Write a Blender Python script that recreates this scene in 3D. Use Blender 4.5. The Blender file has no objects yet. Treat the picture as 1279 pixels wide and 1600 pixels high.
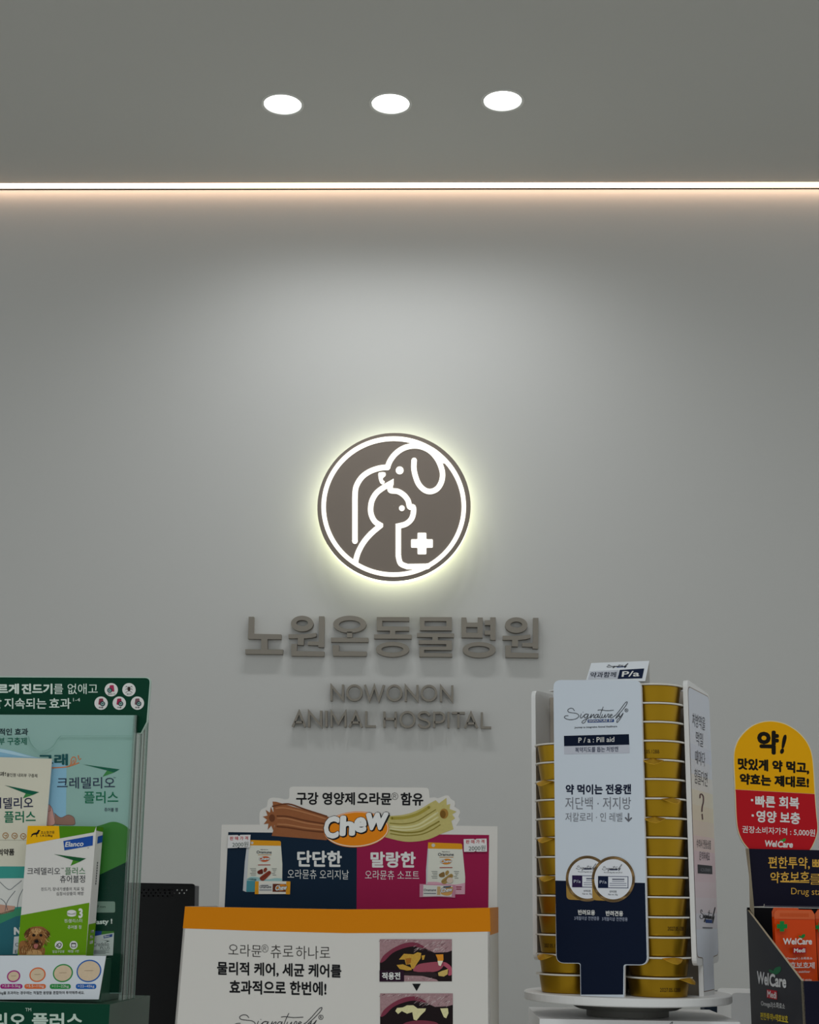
import bpy, math, random
from mathutils import Vector
from mathutils.geometry import tessellate_polygon

random.seed(7)
SC = bpy.context.scene
COL = SC.collection

# ------------------------------------------------------------------ camera
W, H, FPX = 1279.0, 1600.0, 2300.0
CAM = Vector((0.0, 0.0, 1.45))
YAW, PITCH, ROLL = math.radians(2.0), math.radians(14.62), 0.0150
fwd = Vector((-math.sin(YAW) * math.cos(PITCH), math.cos(YAW) * math.cos(PITCH), math.sin(PITCH)))
r0 = Vector((math.cos(YAW), math.sin(YAW), 0.0))
u0 = r0.cross(fwd)
rgt = r0 * math.cos(ROLL) + u0 * math.sin(ROLL)
upv = rgt.cross(fwd)
cd = bpy.data.cameras.new('camera')
cam = bpy.data.objects.new('camera', cd)
COL.objects.link(cam)
cam.location = CAM
from mathutils import Matrix
cam.rotation_euler = Matrix((rgt, upv, -fwd)).transposed().to_euler()
cd.sensor_fit = 'VERTICAL'
cd.sensor_height = 36.0
cd.lens = FPX / H * 36.0
cd.clip_start = 0.05
SC.camera = cam

# ------------------------------------------------------------------ view, world, large lights
SC.view_settings.view_transform = 'Standard'
SC.view_settings.look = 'None'
SC.view_settings.gamma = 1.0
SC.view_settings.exposure = 0.0
SC.view_settings.use_curve_mapping = False
wd = bpy.data.worlds.new('shop_ambient')
SC.world = wd
wd.use_nodes = True
wd.node_tree.nodes['Background'].inputs[0].default_value = (0.95, 1.0, 1.0, 1)
wd.node_tree.nodes['Background'].inputs[1].default_value = 0.58


def area_light(name, loc, sx, sy, energy, color, rot=(0, 0, 0)):
    l = bpy.data.lights.new(name, 'AREA')
    l.shape = 'RECTANGLE'
    l.size, l.size_y = sx, sy
    l.energy = energy
    l.color = color
    o = bpy.data.objects.new(name, l)
    COL.objects.link(o)
    o.location = loc
    o.rotation_euler = rot
    return o


area_light('ceiling_panel_light', (0.1, 0.15, 2.86), 1.2, 0.5, 9.0, (0.96, 0.99, 1.0))
area_light('ceiling_panel_light', (-0.4, -1.6, 2.86), 1.6, 0.6, 14.0, (0.96, 0.99, 1.0))


# ------------------------------------------------------------------ materials
def lin(h):
    h = h.lstrip('#')
    out = []
    for i in (0, 2, 4):
        c = int(h[i:i + 2], 16) / 255.0
        out.append(c / 12.92 if c <= 0.04045 else ((c + 0.055) / 1.055) ** 2.4)
    return tuple(out) + (1.0,)


_M = {}


def mat(hexc, rough=0.45, metal=0.0, emit=0.0, spec=0.12, bump=0.0, scale=60.0, mottle=0.0):
    key = (hexc, rough, metal, emit, spec, bump, scale, mottle)
    if key in _M:
        return _M[key]
    m = bpy.data.materials.new('paint_' + hexc.lstrip('#'))
    m.use_nodes = True
    nt = m.node_tree
    b = nt.nodes['Principled BSDF']
    b.inputs['Base Color'].default_value = lin(hexc)
    b.inputs['Roughness'].default_value = rough
    b.inputs['Metallic'].default_value = metal
    b.inputs['Specular IOR Level'].default_value = spec
    if emit:
        b.inputs['Emission Color'].default_value = lin(hexc)
        b.inputs['Emission Strength'].default_value = emit
    if bump or mottle:
        tc = nt.nodes.new('ShaderNodeTexCoord')
        n = nt.nodes.new('ShaderNodeTexNoise')
        n.inputs['Scale'].default_value = scale
        n.inputs['Detail'].default_value = 3.0
        nt.links.new(tc.outputs['Object'], n.inputs['Vector'])
        if bump:
            bp = nt.nodes.new('ShaderNodeBump')
            bp.inputs['Strength'].default_value = bump
            bp.inputs['Distance'].default_value = 0.001
            nt.links.new(n.outputs['Fac'], bp.inputs['Height'])
            nt.links.new(bp.outputs['Normal'], b.inputs['Normal'])
        if mottle:
            mx = nt.nodes.new('ShaderNodeMix')
            mx.data_type = 'RGBA'
            c = lin(hexc)
            mx.inputs[6].default_value = tuple(x * (1 - mottle) for x in c[:3]) + (1,)
            mx.inputs[7].default_value = tuple(min(1, x * (1 + mottle)) for x in c[:3]) + (1,)
            nt.links.new(n.outputs['Fac'], mx.inputs[0])
            nt.links.new(mx.outputs[2], b.inputs['Base Color'])
    _M[key] = m
    return m


def clear_plastic(name, tint, gloss_rough=0.03, base=0.03, edge=0.5):
    m = bpy.data.materials.new(name)
    m.use_nodes = True
    nt = m.node_tree
    nt.nodes.remove(nt.nodes['Principled BSDF'])
    out = nt.nodes['Material Output']
    t = nt.nodes.new('ShaderNodeBsdfTransparent')
    t.inputs[0].default_value = tint
    g = nt.nodes.new('ShaderNodeBsdfGlossy')
    g.inputs['Roughness'].default_value = gloss_rough
    g.inputs['Color'].default_value = (0.9, 0.95, 0.93, 1)
    lw = nt.nodes.new('ShaderNodeLayerWeight')
    lw.inputs[0].default_value = 0.25
    mr = nt.nodes.new('ShaderNodeMapRange')
    mr.inputs['To Min'].default_value = base
    mr.inputs['To Max'].default_value = edge
    mix = nt.nodes.new('ShaderNodeMixShader')
    nt.links.new(lw.outputs['Fresnel'], mr.inputs['Value'])
    nt.links.new(mr.outputs['Result'], mix.inputs[0])
    nt.links.new(t.outputs[0], mix.inputs[1])
    nt.links.new(g.outputs[0], mix.inputs[2])
    nt.links.new(mix.outputs[0], out.inputs[0])
    return m


# ------------------------------------------------------------------ geometry helpers
def ray(px, py):
    return (fwd + rgt * ((px - W / 2) / FPX) + upv * ((H / 2 - py) / FPX))


def at_depth(px, py, Z):
    return CAM + ray(px, py) * Z


def hit(px, py, p, n):
    d = ray(px, py)
    return CAM + d * ((p - CAM).dot(n) / d.dot(n))


def crop(x0, y0, x1, out=1279.0):
    """coordinates read off a magnified piece of the reference -> frame coordinates"""
    s = (x1 - x0) / out

    def f(pts):
        return [(x0 + a * s, y0 + b * s) for a, b in pts]
    f.s = s
    f.p = lambda a, b: (x0 + a * s, y0 + b * s)
    return f


def smooth(pts, n=6, closed=False):
    out = []
    N = len(pts)
    rng = N if closed else N - 1
    for i in range(rng):
        g = (lambda k: pts[k % N]) if closed else (lambda k: pts[max(0, min(N - 1, k))])
        p0, p1, p2, p3 = g(i - 1), g(i), g(i + 1), g(i + 2)
        for k in range(n):
            t = k / n
            out.append(tuple(0.5 * (2 * p1[j] + (p2[j] - p0[j]) * t + (2 * p0[j] - 5 * p1[j] + 4 * p2[j] - p3[j]) * t * t
                                    + (3 * p1[j] - p0[j] - 3 * p2[j] + p3[j]) * t ** 3) for j in (0, 1)))
    if not closed:
        out.append(tuple(pts[-1]))
    return out


def ell(cx, cy, rx, ry, n=36, a0=0.0, a1=360.0, rot=0.0):
    full = abs(a1 - a0) >= 359.9
    r = math.radians(rot)
    o = []
    for i in range(n if full else n + 1):
        a = math.radians(a0 + (a1 - a0) * i / n)
        x, y = rx * math.cos(a), ry * math.sin(a)
        o.append((cx + x * math.cos(r) - y * math.sin(r), cy + x * math.sin(r) + y * math.cos(r)))
    return o


def rrect(x0, y0, x1, y1, r, n=5):
    o = []
    for cx, cy, a in ((x1 - r, y1 - r, 0), (x0 + r, y1 - r, 90), (x0 + r, y0 + r, 180), (x1 - r, y0 + r, 270)):
        for i in range(n + 1):
            t = math.radians(a + 90 * i / n)
            o.append((cx + r * math.cos(t), cy + r * math.sin(t)))
    return o


def quad_round(c, r, n=5):
    """round the corners of any polygon c by radius r (single or list)"""
    o = []
    N = len(c)
    for i in range(N):
        ri = r[i] if isinstance(r, (list, tuple)) else r
        p = Vector(c[i])
        a, b = Vector(c[i - 1]) - p, Vector(c[(i + 1) % N]) - p
        if ri <= 0:
            o.append(tuple(p))
            continue
        ra = min(ri, a.length * 0.49)
        rb = min(ri, b.length * 0.49)
        s, e = p + a.normalized() * ra, p + b.normalized() * rb
        for k in range(n + 1):
            t = k / n
            q = s * (1 - t) ** 2 + p * 2 * t * (1 - t) + e * t * t
            o.append(tuple(q))
    return o


def outline(pts, w, closed=False):
    """ribbon of width w along pts: one loop, or [outer, inner] when closed"""
    N = len(pts)
    L, R = [], []
    for i in range(N):
        p = Vector(pts[i])
        if closed:
            a, b = p - Vector(pts[i - 1]), Vector(pts[(i + 1) % N]) - p
        else:
            a = p - Vector(pts[i - 1]) if i > 0 else Vector(pts[1]) - p
            b = Vector(pts[i + 1]) - p if i < N - 1 else a
        if a.length < 1e-9:
            a = b
        if b.length < 1e-9:
            b = a
        a, b = a.normalized(), b.normalized()
        na, nb = Vector((-a.y, a.x)), Vector((-b.y, b.x))
        m = na + nb
        if m.length < 1e-6:
            m = na
        m.normalize()
        k = 1.0 / max(0.35, m.dot(na))
        L.append(tuple(p + m * (w / 2 * k)))
        R.append(tuple(p - m * (w / 2 * k)))
    if closed:
        return [L, R]
    return [L + R[::-1]]


_T = {}


def glyphs(body, weight=0.0):
    key = (body, weight)
    if key not in _T:
        c = bpy.data.curves.new('lettering', 'FONT')
        c.body = body
        c.size = 1.0
        c.resolution_u = 3
        c.offset = weight if weight <= 0.012 else 0.0
        o = bpy.data.objects.new('lettering', c)
        m = o.to_mesh()
        vs = [(v.co.x, v.co.y) for v in m.vertices]
        fs = [tuple(p.vertices) for p in m.polygons]
        o.to_mesh_clear()
        bpy.data.objects.remove(o)
        bpy.data.curves.remove(c)
        if weight > 0.012:
            # heavier cuts: the letter thickened by overlaying it along a small ring
            b, f0, n = list(vs), list(fs), len(vs)
            for i in range(8):
                dx, dy = weight * math.cos(math.pi * i / 4), weight * math.sin(math.pi * i / 4)
                fs += [tuple(j + n * (i + 1) for j in f) for f in f0]
                vs += [(x + dx, y + dy) for x, y in b]
        x0, x1 = min(v[0] for v in vs), max(v[0] for v in vs)
        y0, y1 = min(v[1] for v in vs), max(v[1] for v in vs)
        nb = len(vs) // (9 if weight > 0.012 else 1)
        vs = [((x - x0) / (x1 - x0), (y - y0) / (y1 - y0), (i // nb) * 4e-6) for i, (x, y) in enumerate(vs)]
        _T[key] = (vs, fs)
    return _T[key]


class MB:
    def __init__(self):
        self.v, self.f, self.m = [], [], []
        self.mats = []

    def add(self, vs, fs, m):
        if m not in self.mats:
            self.mats.append(m)
        k = self.mats.index(m)
        o = len(self.v)
        self.v += [Vector(x) for x in vs]
        for f in fs:
            self.f.append(tuple(i + o for i in f))
            self.m.append(k)

    def poly(self, loops, m):
        """flat polygon with holes, given as 3-D loops"""
        if not isinstance(loops[0][0], (Vector, tuple, list)):
            loops = [loops]
        tri = tessellate_polygon([[Vector(p) for p in l] for l in loops])
        self.add([p for l in loops for p in l], [tuple(t) for t in tri], m)

    def prism(self, loops, off, mf, ms=None, mb=None):
        """loops (3-D, first outer, rest holes), swept by vector off away from the face"""
        if not isinstance(loops[0][0], (Vector, tuple, list)):
            loops = [loops]
        loops = [[Vector(p) for p in l] for l in loops]
        self.poly(loops, mf)
        back = [[p + off for p in l] for l in loops]
        self.poly(back, mb or ms or mf)
        for l, b in zip(loops, back):
            n = len(l)
            self.add(l + b, [(i, (i + 1) % n, n + (i + 1) % n, n + i) for i in range(n)], ms or mf)

    def box(self, c, sx, sy, sz, m, ax=None):
        ax = ax or (Vector((1, 0, 0)), Vector((0, 1, 0)), Vector((0, 0, 1)))
        c = Vector(c)
        vs = [c + ax[0] * (sx / 2 * i) + ax[1] * (sy / 2 * j) + ax[2] * (sz / 2 * k)
              for i in (-1, 1) for j in (-1, 1) for k in (-1, 1)]
        self.add(vs, [(0, 1, 3, 2), (4, 6, 7, 5), (0, 4, 5, 1), (2, 3, 7, 6), (0, 2, 6, 4), (1, 5, 7, 3)], m)

    def lathe(self, c, prof, m, n=40, ax=None):
        """profile [(r, h)] or [(r, h, material)] turned about the vertical through c (or about ax)"""
        z = Vector(ax).normalized() if ax else Vector((0, 0, 1))
        x = Vector((1, 0, 0)) if abs(z.x) < 0.9 else Vector((0, 1, 0))
        x = (x - z * x.dot(z)).normalized()
        y = z.cross(x)
        c = Vector(c)
        rings = [[c + x * (p[0] * math.cos(2 * math.pi * i / n)) + y * (p[0] * math.sin(2 * math.pi * i / n)) + z * p[1]
                  for i in range(n)] for p in prof]
        for k in range(len(prof) - 1):
            mm = prof[k + 1][2] if len(prof[k + 1]) > 2 else m
            self.add(rings[k] + rings[k + 1], [(i, (i + 1) % n, n + (i + 1) % n, n + i) for i in range(n)], mm)

    def build(self, name, parent=None, smooth_faces=False, origin=None, label=None):
        me = bpy.data.meshes.new(name)
        if parent is not None:
            org = parent['_o']
            org = Vector(org)
        elif origin is not None:
            org = Vector(origin)
        else:
            org = Vector(((min(v.x for v in self.v) + max(v.x for v in self.v)) / 2,
                          (min(v.y for v in self.v) + max(v.y for v in self.v)) / 2, min(v.z for v in self.v)))
        me.from_pydata([tuple(v - org) for v in self.v], [], self.f)
        for x in self.mats:
            me.materials.append(x)
        me.polygons.foreach_set('material_index', self.m)
        if smooth_faces:
            me.polygons.foreach_set('use_smooth', [True] * len(self.f))
        me.update()
        o = bpy.data.objects.new(name, me)
        COL.objects.link(o)
        if parent is not None:
            o.parent = parent
            o['_o'] = tuple(org)
        else:
            o.location = org
            o['_o'] = tuple(org)
        if label:
            o['label'] = label
        return o


def sub(parent):
    """parts hang at the origin of their thing, so a part can carry sub-parts"""
    return parent


def thing(name, loc, label, cat, group=None):
    o = bpy.data.objects.new(name, None)
    COL.objects.link(o)
    o.empty_display_size = 0.02
    o.location = loc
    o['_o'] = tuple(loc)
    tag(o, label, cat, group)
    return o


def tag(o, label, cat, group=None):
    o['label'] = label
    o['category'] = cat
    if group:
        o['group'] = group
    return o


def strip_prism(m, loop2d, n, at, off, col):
    """sweep an open ribbon (outline with n points a side) without tessellating, so it may cross itself"""
    a = [at(x, y) for x, y in loop2d]
    b = [p + off for p in a]
    k = len(a)
    m.add(a + b, [(i, i + 1, k - 2 - i, k - 1 - i) for i in range(n - 1)] + [(i, (i + 1) % k, k + (i + 1) % k, k + i) for i in range(k)], col)


class Face:
    """a flat face standing in the room: point p, facing azimuth az (0 = towards the entrance), lean = top tilted away"""

    def __init__(self, p, az=0.0, lean=0.0):
        self.p = Vector(p)
        a, l = math.radians(az), math.radians(lean)
        self.D = Vector((math.sin(a), math.cos(a), 0))
        self.u = Vector((math.cos(a), -math.sin(a), 0))
        self.v = (self.D * math.sin(l) + Vector((0, 0, 1)) * math.cos(l))
        self.n = (self.u.cross(self.v)).normalized()      # towards the viewer
        if self.n.dot(self.D) > 0:
            self.n = -self.n

    def at(self, px, py, lift=0.0):
        return hit(px, py, self.p, self.n) + self.n * lift

    def loop(self, pts, lift=0.0):
        return [self.at(x, y, lift) for x, y in pts]

    def uv(self, u, v, lift=0.0):
        return self.p + self.u * u + self.v * v + self.n * lift

    def back(self, d):
        f = Face.__new__(Face)
        f.__dict__.update(self.__dict__)
        f.p = self.p - self.n * d
        return f

    def board(self, m, pts, t, mf, ms=None, mb=None):
        loops = pts if isinstance(pts[0], list) else [pts]
        m.prism([self.loop(l) for l in loops], -self.n * t, mf, ms, mb)

    def ink(self, m, pts, col, L=1):
        loops = pts if isinstance(pts[0], list) else [pts]
        m.poly([self.loop(l, L * 0.00012) for l in loops], col)

    def line(self, m, pts, w, col, L=2, closed=False, caps=True):
        if closed:
            self.ink(m, outline(pts, w, True), col, L)
            return
        q = [Vector(p) for p in pts]
        lp = []
        # strip of quads so that self-crossing strokes stay clean
        o = outline(pts, w)[0]
        n = len(pts)
        vs = self.loop(o, L * 0.00012)
        m.add(vs, [(i, i + 1, 2 * n - 2 - i, 2 * n - 1 - i) for i in range(n - 1)], col)
        if caps:
            for c in (pts[0], pts[-1]):
                self.ink(m, ell(c[0], c[1], w / 2, w / 2, 10), col, L)

    def text(self, m, body, xl, yl, xr, yr, h, col, L=3, weight=0.0, ital=0.0, arc=0.0):
        """ink box: lower-left (xl, yl), lower-right (xr, yr), height h"""
        vs, fs = glyphs(body, weight)
        pts = []
        for a, b, st in vs:
            x = xl + (xr - xl) * a + ital * b * h
            y = yl + (yr - yl) * a - h * b - arc * 4 * a * (1 - a)
            pts.append(self.at(x, y, L * 0.00012 + st))
        m.add(pts, fs, col)


def fill_bar(F, m, x0, y0, x1, y1, slope, col, L=1):
    F.ink(m, [(x0, y0), (x1, y0 + slope * (x1 - x0)), (x1, y1 + slope * (x1 - x0)), (x0, y1)], col, L)
# ------------------------------------------------------------------ room shell
WALL_Y = 2.9
wall_n = Vector((0, -1, 0))
CEIL_Z = hit(640, 293.5, Vector((0, WALL_Y, 0)), wall_n).z
M_WALL = mat('#cdcdcb', 0.75, bump=0.06, scale=90, spec=0.25)
M_CEIL = mat('#c8c8c4', 0.85, spec=0.2)


def structure(o):
    o['kind'] = 'structure'
    return o


m = MB()
m.box((0, WALL_Y + 0.05, (CEIL_Z + 0.1) / 2), 6.4, 0.1, CEIL_Z + 0.1, M_WALL)
structure(m.build('wall_back'))
m = MB()
m.box((0, 0.15, -0.05), 6.4, 5.6, 0.1, mat('#a9a59c', 0.35, bump=0.02, scale=12))
structure(m.build('floor'))
# ceiling, cut for the three downlights; stops short of the wall for the light strip
STRIP = 0.022
CEIL_EDGE = WALL_Y - STRIP - 0.001
LIGHTS = [(441.5, 163), (610, 162), (785, 157.5)]
lamp_pos = [hit(x, y, Vector((0, 0, CEIL_Z)), Vector((0, 0, -1))) for x, y in LIGHTS]
LR = 0.0375
m = MB()
holes = [[(p.x + LR * math.cos(2 * math.pi * i / 40), p.y + LR * math.sin(2 * math.pi * i / 40), CEIL_Z) for i in range(40)] for p in lamp_pos]
m.prism([[(-3.2, -2.6, CEIL_Z), (3.2, -2.6, CEIL_Z), (3.2, CEIL_EDGE, CEIL_Z), (-3.2, CEIL_EDGE, CEIL_Z)]] + holes, Vector((0, 0, 0.1)), M_CEIL)
structure(m.build('ceiling'))

# warm linear light in the joint of ceiling and wall
t = thing('strip_light', (0, WALL_Y - STRIP / 2, CEIL_Z), 'long warm white light strip running in the joint of ceiling and back wall', 'light')
m = MB()
m.box((0, WALL_Y - STRIP / 2, CEIL_Z + 0.003), 6.3, STRIP - 0.001, 0.009, mat('#ffd6b4', 0.4, emit=5.0))
m.build('diffuser', t)
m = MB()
m.box((0, WALL_Y - 0.0009, CEIL_Z - 0.002), 6.3, 0.0016, 0.004, mat('#1d1b14', 0.6))  # near-black strip standing in for the shadow gap below the diffuser
m.build('shadow_gap_strip', t)

# three recessed downlights
for k, p in enumerate(lamp_pos):
    t = thing('downlight', p, ('recessed round white downlight farthest from the can tower, first of the row of three',
                               'recessed round white downlight in the middle of the row, straight over the emblem',
                               'recessed round white downlight nearest the can tower, last of the row of three')[k], 'light', None)
    m = MB()
    m.lathe(p, [(LR - 0.001, 0.02), (LR - 0.001, -0.001), (LR + 0.0035, -0.002), (LR + 0.0042, 0.0)], mat('#d8d8d4', 0.4))
    m.build('trim_ring', t, True)
    m = MB()
    m.lathe(p, [(LR - 0.0012, 0.004), (0.0001, 0.004)], mat('#fbfffc', 0.4, emit=3.2))
    m.build('lens', t)
    l = bpy.data.lights.new('downlight_beam', 'SPOT')
    l.energy = 5.6
    l.color = (0.97, 0.99, 1.0)
    l.spot_size = math.radians(150)
    l.spot_blend = 0.9
    l.shadow_soft_size = 0.035
    o = bpy.data.objects.new('downlight_beam', l)
    COL.objects.link(o)
    o.parent = t
    o.location = (0, 0, -0.004)

# ------------------------------------------------------------------ round backlit emblem
EMB_T, EMB_GAP = 0.030, 0.010
FE = Face((0, WALL_Y - EMB_T - EMB_GAP, 1.9))
kc = crop(480, 660, 750)
cen = FE.at(*kc.p(640, 619))
R = (FE.at(*kc.p(1208, 626)) - FE.at(*kc.p(73, 626))).length / 2
px_m = R / (567.5 * kc.s)
t = thing('wall_emblem', cen, 'round brown backlit emblem with glowing dog and cat outlines, over the wall letters', 'sign')
M_GLOW = mat('#fffdf2', 0.4, emit=0.93)
M_RIM = mat('#fcffdf', 0.4, emit=2.25)
M_BROWN = mat('#8d8279', 0.55)
m = MB()
m.lathe(cen, [(0.0001, -EMB_T), (R - 0.003, -EMB_T), (R - 0.001, -EMB_T + 0.002), (R - 0.001, -0.0022), (0.0001, -0.0022)], M_RIM, 96, ax=(0, -1, 0))
m.build('acrylic_body', t)
m = MB()
m.lathe(cen, [(R - 0.0005, -0.0021), (R, -0.0016), (R, -0.0004), (R - 0.0004, 0.0), (0.0001, 0.0)], M_BROWN, 96, ax=(0, -1, 0))
m.build('face_plate', t)


def glow_ribbon(m, pts, w, closed=False):
    f = FE
    th = 0.0012
    loops = outline(pts, w, closed)
    n = len(pts)
    if closed:
        m.prism([f.loop(l, th) for l in loops], -f.n * th, M_GLOW)
    else:
        strip_prism(m, loops[0], n, lambda x, y: f.at(x, y, th), -f.n * th, M_GLOW)
        for c in (pts[0], pts[-1]):
            m.prism(f.loop(ell(c[0], c[1], w / 2, w / 2, 16), th), -f.n * th, M_GLOW)


w = 40 * kc.s
m = MB()
m.prism([FE.loop(kc(ell(639, 624, 535, 520, 96)), 0.0012), FE.loop(kc(ell(639, 625, 502, 486, 96)), 0.0012)], -FE.n * 0.0012, M_GLOW)
m.build('ring', t)
m = MB()
glow_ribbon(m, kc([(352, 880), (352, 560)] + smooth([(352, 560), (360, 480), (400, 410), (460, 365), (530, 340), (590, 333)], 5)), w)
glow_ribbon(m, kc(smooth([(592, 335), (612, 285), (650, 235), (705, 195), (770, 176), (840, 180), (905, 210), (955, 262), (985, 320),
                          (1000, 380), (992, 440), (962, 490), (915, 512), (868, 502), (825, 460), (800, 400), (788, 340), (790, 282)], 5)), w)
glow_ribbon(m, kc(smooth([(800, 172), (860, 178), (930, 205), (985, 250), (1010, 292)], 5)), 26 * kc.s)
m.prism(FE.loop(kc(smooth([(526, 378), (545, 370), (575, 372), (578, 395), (560, 412), (560, 428), (572, 440), (560, 458), (540, 450), (528, 415)], 4, True)), 0.0012), -FE.n * 0.0012, M_GLOW)
m.prism(FE.loop(kc(ell(683, 356, 29, 29, 24)), 0.0012), -FE.n * 0.0012, M_GLOW)
m.build('dog_outline', t)
m = MB()
glow_ribbon(m, kc([(355, 1035)] + smooth([(355, 1035), (375, 965), (415, 890), (470, 825), (540, 765)], 5)
                  + smooth([(540, 762), (500, 735), (475, 690), (468, 640), (478, 580), (510, 525), (560, 485), (618, 452)], 5)
                  + smooth([(618, 455), (612, 480), (618, 505), (670, 512), (715, 540), (745, 580), (757, 625), (782, 628), (785, 665), (770, 715),
                            (730, 752), (673, 768)], 5) + [(673, 990)] + smooth([(673, 990), (690, 1045), (740, 1068)], 5) + [(890, 1066)]), w)
m.prism(FE.loop(kc(ell(699, 636, 21, 21, 20)), 0.0012), -FE.n * 0.0012, M_GLOW)
m.build('cat_outline', t)
m = MB()
m.prism(FE.loop(kc(quad_round([(815, 818), (880, 818), (880, 866), (928, 866), (928, 928), (880, 928), (880, 977), (815, 977), (815, 928), (767, 928), (767, 866), (815, 866)], 8, 3)), 0.0012), -FE.n * 0.0012, M_GLOW)
m.build('cross', t)

# ------------------------------------------------------------------ raised Hangul syllables
LT = 0.013
FL = Face((0, WALL_Y - LT, 1.9))   # letters stand on the wall
M_LET = mat('#918b82', 0.55)


def cut_letter(loops_list, label, group, th=LT):
    m = MB()
    for loops in loops_list:
        m.prism([FL.loop(l) for l in loops], Vector((0, th - 0.0008, 0)), M_LET)
    o = m.build('sign_letter')
    tag(o, label, 'letter', group)
    return o


def rc(k, x0, y0, x1, y1, s=0.0):
    return [k([(x0, y0), (x1, y0 + s * (x1 - x0)), (x1, y1 + s * (x1 - x0)), (x0, y1)])]


GH = 'large raised syllables of the hospital name'
k1, k2, k3, k4 = crop(375, 950, 515), crop(505, 950, 645), crop(640, 950, 780), crop(715, 950, 855)
cut_letter([[k1([(122, 124), (196, 124), (190, 368), (585, 376), (585, 444), (388, 444), (390, 590), (610, 592), (606, 660), (74, 655), (74, 588), (300, 590), (300, 444), (112, 440)])]],
           'large grey raised syllable first in the upper lettering row, an open angle over a bar', GH)


def won(k, dx, dy, where):
    def s(pts):
        return k([(a + dx, b + dy) for a, b in pts])
    cut_letter([[s(ell(884, 222, 160, 112, 40)), s(ell(884, 214, 84, 44, 32))],
                [s([(690, 374), (880, 376), (990, 368), (1084, 354), (1086, 405), (1020, 424), (910, 434), (906, 528), (820, 526), (824, 432), (690, 432)])],
                [s([(1124, 118), (1200, 118), (1196, 560), (1116, 556), (1116, 532), (966, 528), (968, 476), (1120, 478)])],
                [s([(728, 512), (812, 512), (808, 614), (1200, 622), (1198, 688), (730, 682)])]], where, GH)


won(k1, 0, 0, 'large grey raised syllable second in the upper row, small ring between two uprights')
cut_letter([[k2(ell(376, 232, 237, 122, 44)), k2(ell(376, 236, 154, 64, 36))], rc(k2, 336, 340, 412, 430), rc(k2, 108, 422, 640, 484, 0.004),
            [k2([(130, 530), (226, 530), (222, 616), (618, 622), (612, 686), (138, 684)])]],
           'large grey raised syllable third in the upper row, wide flat ring over a long bar', GH)
cut_letter([[k2([(762, 130), (1224, 130), (1222, 186), (840, 184), (840, 262), (1224, 266), (1222, 326), (1026, 326), (1026, 374), (1258, 380), (1256, 440), (724, 436), (724, 376), (950, 374), (950, 324), (762, 322)])],
            [k2(ell(986, 590, 238, 108, 44)), k2(ell(984, 588, 156, 48, 36))]],
           'large grey raised syllable under the emblem centre, squared hook over a wide ring', GH)
cut_letter([[k3([(142, 130), (600, 130), (600, 320), (145, 318)]), k3([(210, 186), (522, 186), (522, 258), (210, 258)])],
            [k3([(102, 358), (632, 364), (630, 418), (402, 416), (402, 460), (600, 464), (600, 602), (204, 598), (204, 640), (604, 648), (602, 698), (134, 694), (134, 556), (520, 552), (520, 516), (126, 514), (126, 458), (322, 460), (322, 416), (102, 412)])]],
           'large grey raised syllable fifth in the upper row, a box over zigzag bars', GH)
cut_letter([[k4([(50, 134), (122, 134), (132, 208), (282, 208), (284, 134), (356, 136), (352, 424), (52, 420)]), k4([(120, 270), (280, 272), (280, 354), (120, 352)])],
            [k4([(462, 132), (540, 132), (538, 456), (462, 454), (462, 382), (384, 380), (384, 322), (462, 322), (462, 244), (384, 242), (384, 176), (462, 174)])],
            [k4(ell(304, 596, 236, 112, 44)), k4(ell(300, 590, 154, 50, 36))]],
           'large grey raised syllable sixth in the upper row, window frame with prongs over a ring', GH)
won(k4, -50, 22, 'large grey raised syllable last in the upper row, nearest the can tower')

# ------------------------------------------------------------------ raised Latin capitals
LW = 26
GL = 'small raised capitals of the hospital name'


def cap(k, strokes, label):
    m = MB()
    for s in strokes:
        closed = s[0] == 'o'
        pts = s[1:] if closed else s
        loops = [k(l) for l in outline(pts, LW, closed)]
        if closed:
            m.prism([FL.loop(l) for l in loops], Vector((0, 0.0102, 0)), M_LET)
        else:
            strip_prism(m, loops[0], len(pts), FL.at, Vector((0, 0.0102, 0)), M_LET)
    tag(m.build('sign_letter'), label, 'letter', GL)


k5, k6 = crop(450, 1060, 620), crop(610, 1060, 780)


def N_(k, x0, x1, y0, y1, sl, lab):
    cap(k, [[(x0, y1), (x0, y0 + 12), (x1, y1 + sl - 14), (x1, y0 + sl)]], lab)


def O_(k, cx, cy, rx, ry, lab):
    cap(k, [['o'] + ell(cx, cy, rx, ry, 40)], lab)


N_(k5, 509, 643, 74, 264, -4, 'small grey capital N beginning the middle lettering row')
O_(k5, 778, 168, 84, 86, 'small grey capital O second in the middle row, before the W')
cap(k5, [[(902, 74), (955, 252), (1013, 88), (1066, 252), (1125, 76)]], 'small grey capital W, the only W of the lettering')
O_(k6, 44, 170, 82, 86, 'small grey capital O fourth in the middle row, just after the W')
N_(k6, 178, 315, 80, 270, -4, 'small grey capital N fifth in the middle row')
O_(k6, 450, 173, 84, 86, 'small grey capital O last of the middle row, between two N')
N_(k6, 592, 724, 82, 274, -2, 'small grey capital N ending the middle row')


def A_(k, x0, xm, x1, y0, y1, lab):
    cap(k, [[(x0, y1), (xm, y0 + 14), (x1, y1 + 2)], [(x0 + (xm - x0) * 0.34, y1 - (y1 - y0) * 0.28), (x1 - (x1 - xm) * 0.34, y1 - (y1 - y0) * 0.28)]], lab)


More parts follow.
